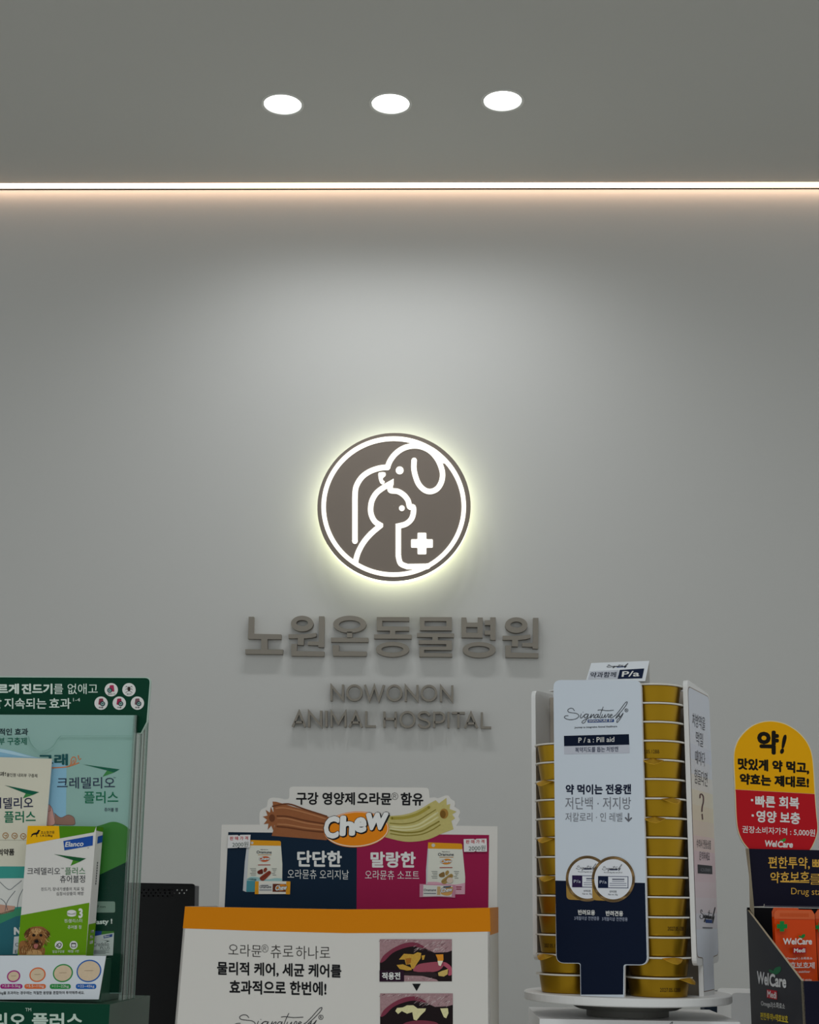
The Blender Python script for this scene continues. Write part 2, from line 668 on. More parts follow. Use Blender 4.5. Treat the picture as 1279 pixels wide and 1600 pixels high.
A_(k5, 52, 128, 198, 378, 568, 'small grey capital A beginning the lowest lettering row')
N_(k5, 245, 386, 378, 570, 0, 'small grey capital N second in the lowest row, after the first A')
cap(k5, [[(449, 380), (449, 570)]], 'small grey capital I third in the lowest row, before the M')
cap(k5, [[(509, 570), (509, 392), (590, 530), (672, 394), (672, 572)]], 'small grey capital M, the only M of the lettering')
A_(k5, 719, 794, 864, 384, 572, 'small grey capital A between M and L in the lowest row')
cap(k5, [[(916, 384), (916, 562), (1028, 564)]], 'small grey capital L before the gap in the lowest row')
cap(k5, [[(1130, 388), (1130, 576)], [(1130, 475), (1262, 477)], [(1262, 390), (1262, 577)]], 'small grey capital H after the gap in the lowest row')
O_(k6, 198, 482, 82, 88, 'small grey capital O between H and S in the lowest row')
cap(k6, [smooth([(458, 436), (430, 404), (392, 396), (352, 406), (332, 436), (348, 466), (392, 484), (436, 500), (456, 530), (444, 560), (400, 574), (354, 564), (328, 534)], 5)],
    'small grey capital S, the only S of the lettering')
cap(k6, [[(512, 578), (512, 404), (580, 404)] + smooth([(580, 404), (616, 420), (628, 458), (614, 498), (578, 514)], 5) + [(514, 516)]], 'small grey capital P, the only P of the lettering')
cap(k6, [[(679, 392), (679, 582)]], 'small grey capital I between P and T in the lowest row')
cap(k6, [[(722, 404), (874, 406)], [(797, 404), (797, 584)]], 'small grey capital T, the only T of the lettering')
A_(k6, 873, 944, 1018, 394, 582, 'small grey capital A between T and the last L in the lowest row')
cap(k6, [[(1072, 398), (1072, 576), (1182, 578)]], 'small grey capital L ending the lowest row')
# ------------------------------------------------------------------ reception counter (just below the frame)
CT = 1.05
t = thing('reception_counter', (0, 1.65, 0), 'white reception counter below the picture edge carrying all the sales displays', 'counter')
m = MB()
m.box((0, 1.65, CT - 0.02), 2.6, 1.1, 0.04, mat('#dcdad5', 0.3))
m.build('worktop', t)
m = MB()
m.box((0, 1.68, (CT - 0.04) / 2), 2.5, 0.98, CT - 0.04, mat('#cfccc5', 0.5))
m.build('body', t)


def drop(p, z=CT):
    """the point under p at height z"""
    return Vector((p.x, p.y, z))


def down(F, p, z=CT):
    """slide p along the face's own vertical down to height z"""
    return p - F.v * ((p.z - z) / F.v.z)


WHITE = mat('#e4e3de', 0.4)
PAPER = mat('#e2e2e0', 0.5)
INKB = mat('#17181b', 0.5)

# ------------------------------------------------------------------ strokes of the handwritten logo (units of its own)
SIG = [
    smooth([(238, 580), (222, 558), (195, 555), (172, 572), (180, 592), (215, 600), (258, 606), (283, 628), (262, 655), (215, 668), (165, 664), (137, 645), (150, 630), (178, 628)], 5),
    smooth([(308, 608), (296, 642), (306, 652), (325, 636), (345, 616), (372, 614)], 4), [(322, 596), (326, 592)],
    smooth([(374, 616), (352, 612), (335, 632), (342, 650), (362, 640), (378, 616), (364, 655), (345, 690), (326, 704), (312, 694), (332, 674), (378, 652), (396, 640)], 4),
    smooth([(396, 640), (408, 614), (400, 650), (420, 624), (434, 616), (430, 646), (446, 644)], 4),
    smooth([(474, 618), (456, 616), (440, 640), (450, 652), (470, 632), (478, 616), (472, 648), (488, 638)], 4),
    smooth([(526, 540), (506, 590), (490, 642), (500, 652), (516, 638)], 4), smooth([(470, 574), (500, 570), (560, 578), (630, 574)], 4),
    smooth([(518, 614), (510, 642), (526, 648), (546, 618), (542, 646), (558, 640), (574, 612), (584, 620), (576, 646), (592, 640)], 4),
    smooth([(596, 634), (616, 622), (606, 614), (594, 630), (602, 650), (626, 640), (648, 622)], 4),
    smooth([(646, 628), (690, 574), (742, 504), (764, 491), (756, 520), (712, 578), (664, 632), (650, 656), (668, 640), (684, 624)], 4),
    smooth([(690, 608), (684, 636), (702, 632), (724, 604), (702, 650), (672, 690), (660, 694), (668, 668), (700, 640)], 4),
]


def signature(F, m, fx, w, col, L=3, dots=True):
    for s in SIG:
        F.line(m, [fx(a, b) for a, b in s], w, col, L, caps=False)
    if dots:
        c = fx(757, 575)
        r = abs(fx(775, 575)[0] - c[0])
        F.ink(m, [ell(c[0], c[1], r, r, 18), ell(c[0], c[1], r * 0.78, r * 0.78, 18)], col, L)
        F.text(m, 'R', c[0] - r * 0.4, c[1] + r * 0.5, c[0] + r * 0.45, c[1] + r * 0.5, r, col, L, 0.01)


def dart(F, m, a, b, c, d, L=2, c1='#0f6049', c2='#3f8a48'):
    """the swooping dart mark: tip a, nose b, tail c, notch d"""
    mid = (d[0] * 0.45 + b[0] * 0.55, d[1] * 0.45 + b[1] * 0.55 + (c[1] - d[1]) * 0.42)
    F.ink(m, [a, b, mid, d], mat(c1, 0.5), L)
    F.ink(m, [d, mid, c], mat(c2, 0.5), L)


# ================================================================== green medicine display at one end of the counter
AZ = 5.1
fb = Face(at_depth(172, 1580, 1.375), AZ)
GREEN = mat('#003d2a', 0.4)
GREEN_D = mat('#00402d', 0.4)
TRAYG = mat('#2c5845', 0.3, spec=0.4)
XL = -170
k1, k2, k3 = crop(0, 1040, 320), crop(0, 1300, 320), crop(0, 1170, 160)
kh, kc2, k7, k6b = crop(0, 1050, 160), crop(140, 1050, 240), crop(0, 1480, 250), crop(130, 1390, 250)
k4, k5 = crop(20, 1280, 180), crop(0, 1400, 160)
p0 = fb.at(0, 1562)
disp = thing('display_stand', drop(fb.at(60, 1562)) + fb.D * 0.07, 'dark green counter display with clear leaflet holder, tablet size card and green header', 'display')

m = MB()
tl, tr = fb.at(XL, 1561), fb.at(172, 1565)
tr.z = tl.z
back = fb.D * 0.130
m.prism([tl, tr, drop(tr), drop(tl)], back, GREEN_D, mat('#32503f', 0.3, spec=0.5))
TM = mat('#c3d6ca', 0.5)
fb.text(m, '리오', *k7.p(-58, 652), *k7.p(208, 652), 128 * k7.s, TM, 2, 0.03)
fb.text(m, '플러스', *k7.p(255, 652), *k7.p(662, 652), 128 * k7.s, TM, 2, 0.03)
fb.text(m, 'TM', *k7.p(203, 512), *k7.p(250, 512), 26 * k7.s, TM, 2)
m.build('base', disp)

ft = Face(at_depth(163, 1520, 1.405), AZ)
m = MB()
a, b = ft.at(XL, 1492), ft.at(162, 1492)
b.z = a.z
zb = tl.z + 0.0003
m.prism([a, b, drop(b, zb), drop(a, zb)], ft.D * 0.058, TRAYG)
m.build('tray', disp)

fc = Face(at_depth(163, 1520, 1.395), AZ)
m = MB()
fc.board(m, [(XL, 1492.5), (165.5, 1493.5), (154, 1561.5), (XL, 1562)], 0.0012, mat('#dde3ea', 0.4), PAPER)
for cx, cy, rx, ry, col in ((109, 232, 54, 47, '#a8267f'), (300, 220, 66, 58, '#e06f3e'), (503, 207, 81, 72, '#2f9148'), (711, 190, 100, 89, '#1f62b5')):
    fc.ink(m, k7(ell(cx, cy, rx, ry, 40, rot=-18)), mat(col, 0.5), 1)
    fc.ink(m, k7(ell(cx, cy, rx - 10, ry - 10, 40, rot=-18)), mat('#d9c3a6', 0.6, mottle=0.08, scale=300), 2)
    fc.line(m, k7([(cx - rx * 0.35, cy - 2), (cx + rx * 0.35, cy - 3)]), 2.5 * k7.s, mat('#8d7658', 0.6), 3)
for x0, x1, y0, y1, col, s in ((2, 180, 294, 332, '#a8267f', '>2.8~5.5kg'), (195, 367, 294, 333, '#e06f3e', '>5.5~11kg'), (398, 566, 294, 334, '#2f9148', '>11~22kg'), (606, 770, 293, 334, '#1f62b5', '>22~45kg')):
    fc.ink(m, k7(rrect(x0, y0, x1, y1, 18)), mat(col, 0.5), 1)
    fc.text(m, s, *k7.p(x0 + 16, y1 - 6), *k7.p(x1 - 16, y1 - 6), 27 * k7.s, PAPER, 2)
fc.text(m, '25kg을 초과하는 경우에는 적절한 용량을 혼합하여 투약해주세요.', *k7.p(-22, 382), *k7.p(675, 380), 30 * k7.s, INKB, 2, 0.012)
m.build('tablet_size_card', disp)

# header card
fh = Face(at_depth(232, 1100, 1.502), AZ)
m = MB()
fh.board(m, quad_round([(XL, 1055.5), (236, 1058), (230.5, 1128), (221, 1146), (XL, 1146)], [0, 9, 0, 0, 0]), 0.003, mat('#b9cfc4', 0.5))
fh.ink(m, quad_round([(XL, 1057.5), (234.3, 1059.5), (228.8, 1128), (220, 1145), (XL, 1145)], [0, 8, 0, 0, 0]), GREEN, 1)
HT = mat('#dbe9e0', 0.5)
fh.text(m, '르게', *kh.p(-38, 276), *kh.p(238, 276), 131 * kh.s, HT, 2, 0.04)
fh.text(m, '진드기', *kh.p(270, 277), *kh.p(656, 277), 132 * kh.s, HT, 2, 0.04)
fh.text(m, '를 없애고', *kh.p(672, 277), *kh.p(1220, 275), 130 * kh.s, HT, 2, 0.004)
fh.text(m, '달', *kh.p(-112, 458), *kh.p(20, 458), 132 * kh.s, HT, 2, 0.03)
fh.text(m, '지속되는', *kh.p(55, 460), *kh.p(580, 460), 134 * kh.s, HT, 2, 0.015)
fh.text(m, '효과', *kh.p(615, 460), *kh.p(885, 460), 134 * kh.s, HT, 2, 0.015)
fh.text(m, '1-4', *kh.p(914, 368), *kh.p(1000, 368), 42 * kh.s, HT, 2)
for i, (cx, cy) in enumerate(((433, 355), (787, 355), (230, 623), (593, 623), (955, 623))):
    fh.ink(m, kc2(ell(cx, cy, 133, 133, 32)), mat('#e6e6e4', 0.5), 2)
    if i == 1:
        fh.ink(m, kc2(ell(cx, cy - 15, 30, 48, 16)), mat('#3a2f2c'), 3)
        for sx in (-1, 1):
            for dy, ey in ((-50, -75), (-15, -25), (20, 40)):
                fh.line(m, kc2([(cx + sx * 20, cy + dy + 10), (cx + sx * 48, cy + ey + 5), (cx + sx * 66, cy + ey + 22)]), 9 * kc2.s, mat('#3a2f2c'), 3)
    else:
        sx = -1 if i > 1 else 1
        c1 = ('#b0355a', '', '#8a3a4c', '#a3284f', '#7c5a62')[i]
        fh.ink(m, kc2(quad_round([(cx + sx * 5 - 35, cy - 90), (cx + sx * 5 + 45, cy - 95), (cx + sx * 5 + 60, cy + 40), (cx + sx * 5 - 50, cy + 30)], 18)), mat(c1), 3)
        fh.ink(m, kc2(ell(cx - sx * 30, cy + 12, 50, 50, 20)), mat('#17323a'), 4)
        fh.ink(m, kc2(ell(cx - sx * 30, cy + 12, 33, 33, 20)), mat('#8fb3ad'), 5)
        fh.line(m, kc2([(cx - sx * 45, cy + 2), (cx - sx * 30, cy + 18), (cx - sx * 12, cy - 2)]), 11 * kc2.s, mat('#17323a'), 6)
    fh.text(m, ('진드기', '진드기', '회충', '구충', '편충')[i], *kc2.p(cx - (70 if i == 0 else 45), cy + 102), *kc2.p(cx + (75 if i == 0 else 45), cy + 102), 30 * kc2.s, INKB, 3, 0.02)
m.build('header_card', disp)

# clear holder: front pane with thumb notch, side, back and painted edge streaks
CLEAR = clear_plastic('clear_acrylic', (0.985, 0.995, 0.99, 1), 0.03, 0.0, 0.3)
EDGE = clear_plastic('acrylic_edge', (0.55, 0.68, 0.63, 1), 0.2, 0.12, 0.6)
STREAK_L = mat('#7b9288', 0.15, spec=0.5)
STREAK_D = mat('#10201a', 0.15, spec=0.5)
fa = Face(at_depth(205, 1300, 1.458), AZ)
AD = 0.0425
m = MB()
fa.board(m, [(XL, 1149), (44, 1150.5)] + smooth([(44, 1150.5), (46, 1158), (52, 1167), (60, 1172.5), (70, 1173), (81, 1167), (88, 1157), (94, 1149.5)], 4)
         + [(212.3, 1149.5), (190, 1553), (XL, 1553)], 0.0025, CLEAR, EDGE, CLEAR)
m.build('front_pane', disp)
m = MB()
ta, tb = fa.at(212.5, 1117.5), fa.at(189.5, 1553)
tb = down(fa, tb, tl.z + 0.0006)
m.prism([ta, ta + fa.D * AD, tb + fa.D * AD, tb], -fa.u * 0.0025, clear_plastic('tinted_acrylic_side', (0.80, 0.87, 0.84, 1), 0.08, 0.02, 0.3), EDGE, CLEAR)
m.build('side_pane', disp)
m = MB()
fbk = fa.back(AD)
c0, c1 = fbk.at(XL, 1127), fbk.at(228, 1127)
c1 = ta + fa.D * AD
c0.z = c1.z
m.prism([c0, c1, drop(c1, tl.z + 0.0006) + (tb - ta) * 0, drop(c0, tl.z + 0.0006)], fa.D * 0.002, CLEAR, EDGE, CLEAR)
m.build('back_pane', disp)
m = MB()  # bars along the edges; light and dark tones paint in the refracted streaks
for off, du, wd_, col in ((0.0, 0.0004, 0.0012, STREAK_L), (0.0035, 0.0005, 0.0008, STREAK_D), (0.017, 0.0006, 0.0010, STREAK_L), (0.0205, 0.0006, 0.0007, STREAK_D),
                          (0.030, 0.0006, 0.0012, mat('#6a6a5e', 0.2, spec=0.5)), (0.0415, 0.0006, 0.0012, STREAK_L)):
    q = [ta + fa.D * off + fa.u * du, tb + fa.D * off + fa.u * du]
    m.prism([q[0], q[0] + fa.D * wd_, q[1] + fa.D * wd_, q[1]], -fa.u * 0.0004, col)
m.build('edge_streaks', disp)

# ------------------------------------------------------------------ mint poster sheet inside the holder
fp = Face(fa.p + fa.D * 0.004, AZ)
m = MB()
fp.board(m, [(XL, 1116), (211, 1117.5), (189, 1552), (XL, 1552)], 0.0008, mat('#99bdb6', 0.5, mottle=0.03, scale=20), PAPER)
BLUE = mat('#94c4e0', 0.5)
fp.ink(m, [(XL, 1165)] + kh(smooth([(0, 955), (150, 985), (330, 1035), (520, 1080), (640, 1105)], 4)) + [(104, 1196), (103, 1288), (XL, 1290)], BLUE, 1)
fp.ink(m, kh([(-200, 950), (0, 958), (160, 992), (330, 1040), (480, 1075), (300, 1060), (0, 1000), (-200, 980)]), mat('#bfdff0', 0.5), 2)
# meadow and dark field
fp.ink(m, [(20, 1330)] + smooth([(100, 1305), (155, 1290), (176, 1284), (192, 1288), (203, 1296)], 4) + [(199, 1350), (20, 1420)], mat('#3f8334', 0.5), 1)
fp.ink(m, [(20, 1420), (151, 1369), (199.6, 1346), (189.5, 1551), (XL, 1551), (XL, 1480)], mat('#033526', 0.5), 2)
fp.text(m, '적인 효과', *kh.p(-10, 790), *kh.p(352, 790), 86 * kh.s, mat('#22343a'), 3, 0.025)
fp.text(m, '부 구충제', *kh.p(-18, 912), *kh.p(335, 912), 94 * kh.s, mat('#136a55'), 3, 0.015)
fp.text(m, '그래', *kh.p(478, 1168), *kh.p(850, 1168), 146 * kh.s, mat('#0f5357'), 3, 0.04)
ORG = mat('#e0814c', 0.5)
fp.line(m, k3(smooth([(560, 238), (700, 236), (830, 226), (920, 200), (985, 175)], 5)), 13 * k3.s, ORG, 3)
fp.line(m, k3(smooth([(860, 222), (885, 190), (888, 140), (910, 105), (940, 110), (948, 150), (930, 185)], 5)), 11 * k3.s, ORG, 3)
fp.line(m, k3(smooth([(895, 205), (905, 160), (925, 140), (925, 170), (905, 205)], 5)), 7 * k3.s, ORG, 3)
fp.line(m, k3([(978, 85), (984, 122)]), 13 * k3.s, ORG, 3)
fp.line(m, k3([(1012, 122), (990, 140)]), 10 * k3.s, ORG, 3)
dart(fp, m, *k1([(518, 617), (748, 648), (640, 695), (668, 655)]))
fp.text(m, '크레델리오', *k1.p(357, 769), *k1.p(718, 768), 72 * k1.s, mat('#2a3550'), 3, 0.008)
fp.text(m, '플러스', *k1.p(524, 861), *k1.p(739, 860), 76 * k1.s, mat('#0f7050'), 3, 0.012)
fp.text(m, '™', *k1.p(708, 703), *k1.p(722, 703), 7 * k1.s, mat('#2a3550'), 3)
fp.text(m, '츄어블 정', *k1.p(652, 912), *k1.p(736, 913), 25 * k1.s, mat('#2a3550'), 3, 0.01)
SKIN1, SKIN2, SKL = mat('#e3a9a0', 0.6), mat('#a3796a', 0.6), mat('#6b3a3a', 0.6)
b_ = k3(smooth([(680, 800), (760, 860), (850, 826), (915, 850), (936, 900), (915, 950), (690, 945)], 4))
fp.ink(m, b_, SKIN2, 3)
f_ = k3(smooth([(590, 700), (625, 705), (655, 750), (670, 810), (684, 945), (555, 948), (575, 860), (584, 780)], 4, True))
fp.ink(m, f_, SKIN1, 4)
fp.line(m, f_, 4 * k3.s, SKL, 5, closed=True)
fp.line(m, k3([(594, 788), (635, 772), (628, 718)]), 4 * k3.s, SKL, 5)
fp.line(m, b_, 4 * k3.s, SKL, 5)
fp.ink(m, k6b(rrect(120, 197, 532, 382, 26)), mat('#7f988a', 0.5), 3)
fp.text(m, '7 mm', *k6b.p(232, 303), *k6b.p(375, 305), 40 * k6b.s, mat('#1d3a2d'), 4, 0.01)
fp.text(m, 'Tasty !', *k6b.p(140, 606), *k6b.p(486, 590), 105 * k6b.s, mat('#dfe9e2'), 4, 0.04)
fp.ink(m, k6b([(120, 735), (300, 700), (515, 715), (495, 1095), (110, 1100)]), mat('#c8cecd', 0.5), 3)
fp.ink(m, k6b([(310, 690), (515, 690), (515, 718), (300, 752)]), mat('#3d7a2c'), 4)
fp.ink(m, k6b([(150, 690), (315, 690), (302, 752), (185, 775), (150, 780)]), mat('#21418c'), 4)
fp.ink(m, k6b([(340, 768), (490, 738), (484, 785), (342, 812)]), mat('#21418c'), 4)
fp.text(m, 'Elanco', *k6b.p(352, 797), *k6b.p(440, 783), 28 * k6b.s, PAPER, 5, 0.02, 0.15)
dart(fp, m, *k6b([(300, 832), (448, 855), (385, 878), (395, 855)]), 4, '#20302e', '#35504a')
fp.text(m, 'Credelio', *k6b.p(168, 945), *k6b.p(432, 940), 68 * k6b.s, mat('#3a4444'), 4, 0.0)
fp.text(m, 'PLUS', *k6b.p(284, 995), *k6b.p(444, 992), 46 * k6b.s, mat('#3a4444'), 4, 0.0)
for i in range(4):
    fp.line(m, k6b([(180, 1012 + i * 17), (435 - (i % 2) * 60, 1010 + i * 17)]), 8 * k6b.s, mat('#6a7474'), 4, caps=False)
o = m.build('poster_sheet')
tag(o, 'pale mint poster sheet with dart mark and meadow, standing inside the clear holder', 'poster')

# ------------------------------------------------------------------ beige brochure leaning in front of the holder
fl = Face(at_depth(60, 1400, 1.449), AZ, 0.0)
m = MB()
fl.board(m, [(XL, 1178), (81, 1185.5), (72, 1291), (54, 1490.5), (XL, 1490.5)], 0.0015, mat('#d9d6c4', 0.5, mottle=0.06, scale=18), PAPER)
fl.ink(m, [(XL, 1353), (66.5, 1354), (53.8, 1490), (XL, 1490)], mat('#3d9a90', 0.5), 1)
fl.ink(m, [(XL, 1374), (64, 1372), (60, 1415), (XL, 1430)], mat('#dcdcd8', 0.5), 2)
fl.ink(m, [(-10, 1412), (24, 1416), (22, 1424), (-10, 1432)], mat('#c79a86', 0.5), 3)
for q in ([(0, 1378), (14, 1390), (24, 1384), (34, 1376)], [(8, 1424), (12, 1408), (24, 1392)], [(27, 1420), (30, 1402), (38, 1386)], [(1, 1404), (8, 1410), (12, 1422)]):
    fl.line(m, smooth(q, 4), 0.8, mat('#56606a'), 4, caps=False)
fl.ink(m, k5([(-300, 300), (0, 215), (200, 160), (420, 110), (420, 215), (200, 255), (0, 345), (-300, 420)]), mat('#3f8f6c', 0.5), 3)
fl.ink(m, k5([(-300, 420), (0, 345), (200, 255), (420, 215), (420, 735), (-300, 735)]), mat('#2d6c78', 0.5), 3)
fl.text(m, 'N', *k5.p(176, 486), *k5.p(268, 486), 98 * k5.s, PAPER, 5, 0.06)
fl.ink(m, k5([(178, 508), (300, 495), (290, 722), (162, 722)]), mat('#d5dadd'), 4)
fl.text(m, 'C', *k5.p(192, 630), *k5.p(232, 630), 45 * k5.s, mat('#4a5560'), 5)
fl.text(m, 'E', *k5.p(190, 716), *k5.p(228, 716), 42 * k5.s, mat('#4a5560'), 5)
BK = mat('#2b2a26', 0.5)
fl.text(m, '효과!', *k3.p(-70, 346), *k3.p(72, 340), 55 * k3.s, BK, 2, 0.02, 0.1)
fl.text(m, '올인원 내외부 구충제', *k3.p(84, 347), *k3.p(466, 360), 46 * k3.s, BK, 2, 0.005)
dart(fl, m, *k3([(58, 455), (490, 542), (285, 620), (322, 558)]))
NAVY = mat('#252a4a', 0.5)
fl.text(m, '레', *k3.p(-112, 745), *k3.p(14, 745), 138 * k3.s, NAVY, 2, 0.012)
fl.text(m, '델리오', *k3.p(42, 752), *k3.p(414, 744), 142 * k3.s, NAVY, 2, 0.012)
fl.text(m, '플러스', *k3.p(52, 925), *k3.p(446, 920), 146 * k3.s, mat('#0f7050'), 2, 0.014)
for cx, cy in ((70, 1083), (183, 1086), (291, 1092)):
    fl.ink(m, [k3(ell(cx, cy, 38, 38, 20)), k3(ell(cx, cy, 29, 29, 20))], mat('#a8753a'), 2)
    fl.line(m, k3(smooth([(cx - 15, cy - 8), (cx, cy + 4), (cx + 14, cy - 6), (cx + 10, cy + 14)], 3)), 7 * k3.s, mat('#a8753a'), 2)
    fl.line(m, k3([(cx, cy + 38), (cx, cy + 52)]), 4 * k3.s, mat('#a8753a'), 2)
fl.line(m, k3([(-200, 1138), (330, 1142)]), 3 * k3.s, mat('#8a8a78'), 2)
fl.text(m, '의약품', *k2.p(-14, 148), *k2.p(90, 146), 42 * k2.s, BK, 2, 0.03)
o = m.build('brochure')
tag(o, 'beige brochure with ringed icons, cut by the picture edge, leaning behind the medicine carton', 'brochure')

# ------------------------------------------------------------------ small medicine carton standing in the tray
fm = Face(at_depth(90, 1400, 1.428), 3.0)
cart = thing('medicine_carton', drop(fm.at(80, 1492), a.z + 0.0003), 'small white and green chewable tablet carton with a dog photo, standing in the tray', 'box')
q = [fm.at(43.5, 1290.5), fm.at(150.5, 1291.5), fm.at(134.3, 1492), fm.at(28, 1492)]
q[1].z = q[0].z
q = [q[0], q[1], down(fm, q[2], a.z + 0.0003), down(fm, q[3], a.z + 0.0003)]
WB = mat('#dddbd7', 0.45)
LG, YE, GD = mat('#689b0a', 0.45), mat('#f2b705', 0.45), mat('#4d8a10', 0.45)
m = MB()
side = Vector((math.sin(math.radians(3.0)), math.cos(math.radians(3.0)), 0)) * 0.016 + fm.u * 0.0022
m.prism(q, side, WB)
fm.ink(m, k4([(186, 82), (577, 84), (587, 240), (168, 318)]), YE, 1)
fm.ink(m, k4([(577, 84), (1042, 90), (1014, 163), (587, 240)]), GD, 1)
fm.ink(m, k4([(98, 1200), (957, 1042), (914, 1697), (60, 1697)]), LG, 1)
fm.ink(m, k4([(232, 190), (262, 172), (300, 165), (318, 132), (345, 138), (330, 158), (322, 180), (304, 190), (304, 222), (296, 222), (292, 192), (255, 196), (232, 222), (224, 222), (236, 196), (222, 175)]), INKB, 2)
fm.text(m, '초소형견용', *k4.p(350, 188), *k4.p(521, 184), 40 * k4.s, INKB, 2, 0.005)
fm.text(m, '1.4-2.8kg', *k4.p(344, 226), *k4.p(496, 224), 34 * k4.s, INKB, 2, 0.02)
fm.ink(m, k4([(632, 272), (1003, 205), (998, 328), (645, 390)]), mat('#1d4fa5', 0.45), 2)
fm.text(m, 'Elanco', *k4.p(652, 348), *k4.p(880, 336), 64 * k4.s, PAPER, 3, 0.022, 0.18)
fm.text(m, '™', *k4.p(930, 364), *k4.p(950, 364), 10 * k4.s, INKB, 3)
dart(fm, m, *k4([(515, 437), (915, 490), (722, 582), (752, 512)]), 2, '#175a33', '#4b8f28')
DG = mat('#34363c', 0.5)
fm.text(m, '크레델리오', *k4.p(180, 694), *k4.p(592, 694), 90 * k4.s, DG, 2, 0.004)
fm.text(m, '™', *k4.p(600, 622), *k4.p(636, 620), 14 * k4.s, DG, 2)
fm.text(m, '플러스', *k4.p(652, 696), *k4.p(905, 692), 94 * k4.s, mat('#3f7a4c'), 2, 0.004)
fm.text(m, '츄어블정', *k4.p(590, 796), *k4.p(902, 792), 92 * k4.s, DG, 2, 0.006)
fm.text(m, '진드기, 장내기생충의 치료 및', *k4.p(354, 898), *k4.p(888, 894), 46 * k4.s, DG, 2)
fm.text(m, '심장사상충의 예방', *k4.p(544, 954), *k4.p(886, 950), 46 * k4.s, DG, 2)
fm.ink(m, k5(ell(896, 232, 57, 26, 24)), PAPER, 2)
fm.ink(m, k5([(839, 200), (953, 200), (953, 232), (839, 232)]), PAPER, 2)
fm.ink(m, k5(ell(896, 200, 57, 26, 24)), PAPER, 3)
fm.line(m, k5(smooth([(842, 208), (896, 226), (950, 206)], 5)), 4 * k5.s, mat('#7f8f76'), 4)
fm.text(m, '3', *k5.p(980, 278), *k5.p(1034, 276), 124 * k5.s, PAPER, 2, 0.05)
fm.text(m, '정/블리스터', *k5.p(804, 334), *k5.p(1026, 330), 46 * k5.s, PAPER, 2)
fm.text(m, '츄어블 정', *k5.p(846, 412), *k5.p(1016, 410), 46 * k5.s, PAPER, 2)
for cx in (735, 920):
    fm.ink(m, k5(ell(cx, 613, 50, 52, 24)), PAPER, 2)
fm.line(m, k5(smooth([(700, 632), (725, 600), (745, 588), (765, 600), (758, 628), (738, 645), (712, 622)], 4)), 9 * k5.s, DG, 3)
fm.line(m, k5([(712, 600), (752, 640)]), 8 * k5.s, DG, 3)
fm.ink(m, [k5(rrect(890, 585, 950, 642, 8)), k5(rrect(898, 600, 942, 634, 4))], DG, 3)
fm.text(m, '일일구강용', *k5.p(655, 712), *k5.p(805, 710), 34 * k5.s, PAPER, 2)
fm.text(m, '매월 1번', *k5.p(850, 708), *k5.p(985, 706), 34 * k5.s, PAPER, 2)
# printed dog photograph
FUR, FURD, FURL = mat('#96663a', 0.6, mottle=0.35, scale=500), mat('#5c3a20', 0.6, mottle=0.3, scale=500), mat('#c49a66', 0.6, mottle=0.25, scale=500)
fm.ink(m, k5(smooth([(240, 735), (232, 640), (250, 575), (300, 555), (350, 575), (480, 640), (560, 650), (555, 735)], 4)), FUR, 2)
fm.ink(m, k5(smooth([(330, 735), (350, 690), (430, 672), (510, 690), (530, 735)], 4)), FURL, 3)
fm.ink(m, k5(smooth([(310, 510), (320, 440), (380, 395), (450, 380), (530, 385), (590, 425), (625, 465), (610, 510), (575, 540), (555, 600), (500, 650), (430, 665), (370, 610), (340, 540)], 4, True)), FUR, 4)
fm.ink(m, k5(smooth([(310, 510), (322, 440), (380, 400), (372, 450), (345, 520)], 4, True)), FURD, 5)
fm.ink(m, k5(smooth([(560, 420), (625, 465), (608, 515), (580, 530), (570, 470)], 4, True)), FURD, 5)
fm.ink(m, k5(smooth([(395, 420), (450, 400), (520, 420), (500, 460), (455, 480), (410, 460)], 4, True)), FURL, 5)
fm.ink(m, k5(smooth([(400, 580), (460, 530), (530, 575), (520, 640), (460, 670), (405, 640)], 4, True)), FURD, 5)
for ex in (424, 514):
    fm.ink(m, k5(ell(ex, 490, 20, 17, 16)), mat('#1c120c', 0.3), 6)
fm.ink(m, k5(ell(460, 566, 26, 20, 18)), mat('#120d0b', 0.3), 6)
fm.ink(m, k5(smooth([(425, 608), (460, 598), (480, 612), (460, 655), (432, 650)], 4, True)), mat('#b06a62', 0.5), 6)
# short strands of the printed fur
rf = random.Random(3)
STR = [mat(c, 0.6) for c in ('#b98a55', '#7a4f2a', '#d2aa74', '#8a5c34', '#4c2f1a')]
for i in range(260):
    if i < 170:
        th, rr = rf.uniform(0, 6.283), math.sqrt(rf.uniform(0.05, 1.0))
        cx, cy = 462 + 150 * rr * math.cos(th), 510 + 128 * rr * math.sin(th)
        if abs(cx - 424) < 26 and abs(cy - 490) < 24 or abs(cx - 514) < 26 and abs(cy - 490) < 24 or abs(cx - 456) < 34 and abs(cy - 612) < 62:
            continue
        dx, dy = (cx - 462) * 0.16 + rf.uniform(-8, 8), abs(cy - 470) * 0.12 + rf.uniform(6, 26)
        lay = 6
    else:
        cx, cy = rf.uniform(250, 545), rf.uniform(610, 700)
        if 395 < cx < 525 and cy < 680:
            continue
        dx, dy = rf.uniform(-10, 10), rf.uniform(18, 34)
        lay = 4
    fm.line(m, k5([(cx, cy), (cx + dx * 0.6, cy + dy * 0.5), (cx + dx, cy + dy)]), rf.uniform(3, 6) * k5.s, STR[rf.randrange(5)], lay, caps=False)
# the narrow printed side
ns = (q[1] - q[0]).normalized()


def sd(s, t):
    return q[1] * (1 - t) + q[2] * t + side * s + ns * 0.0002


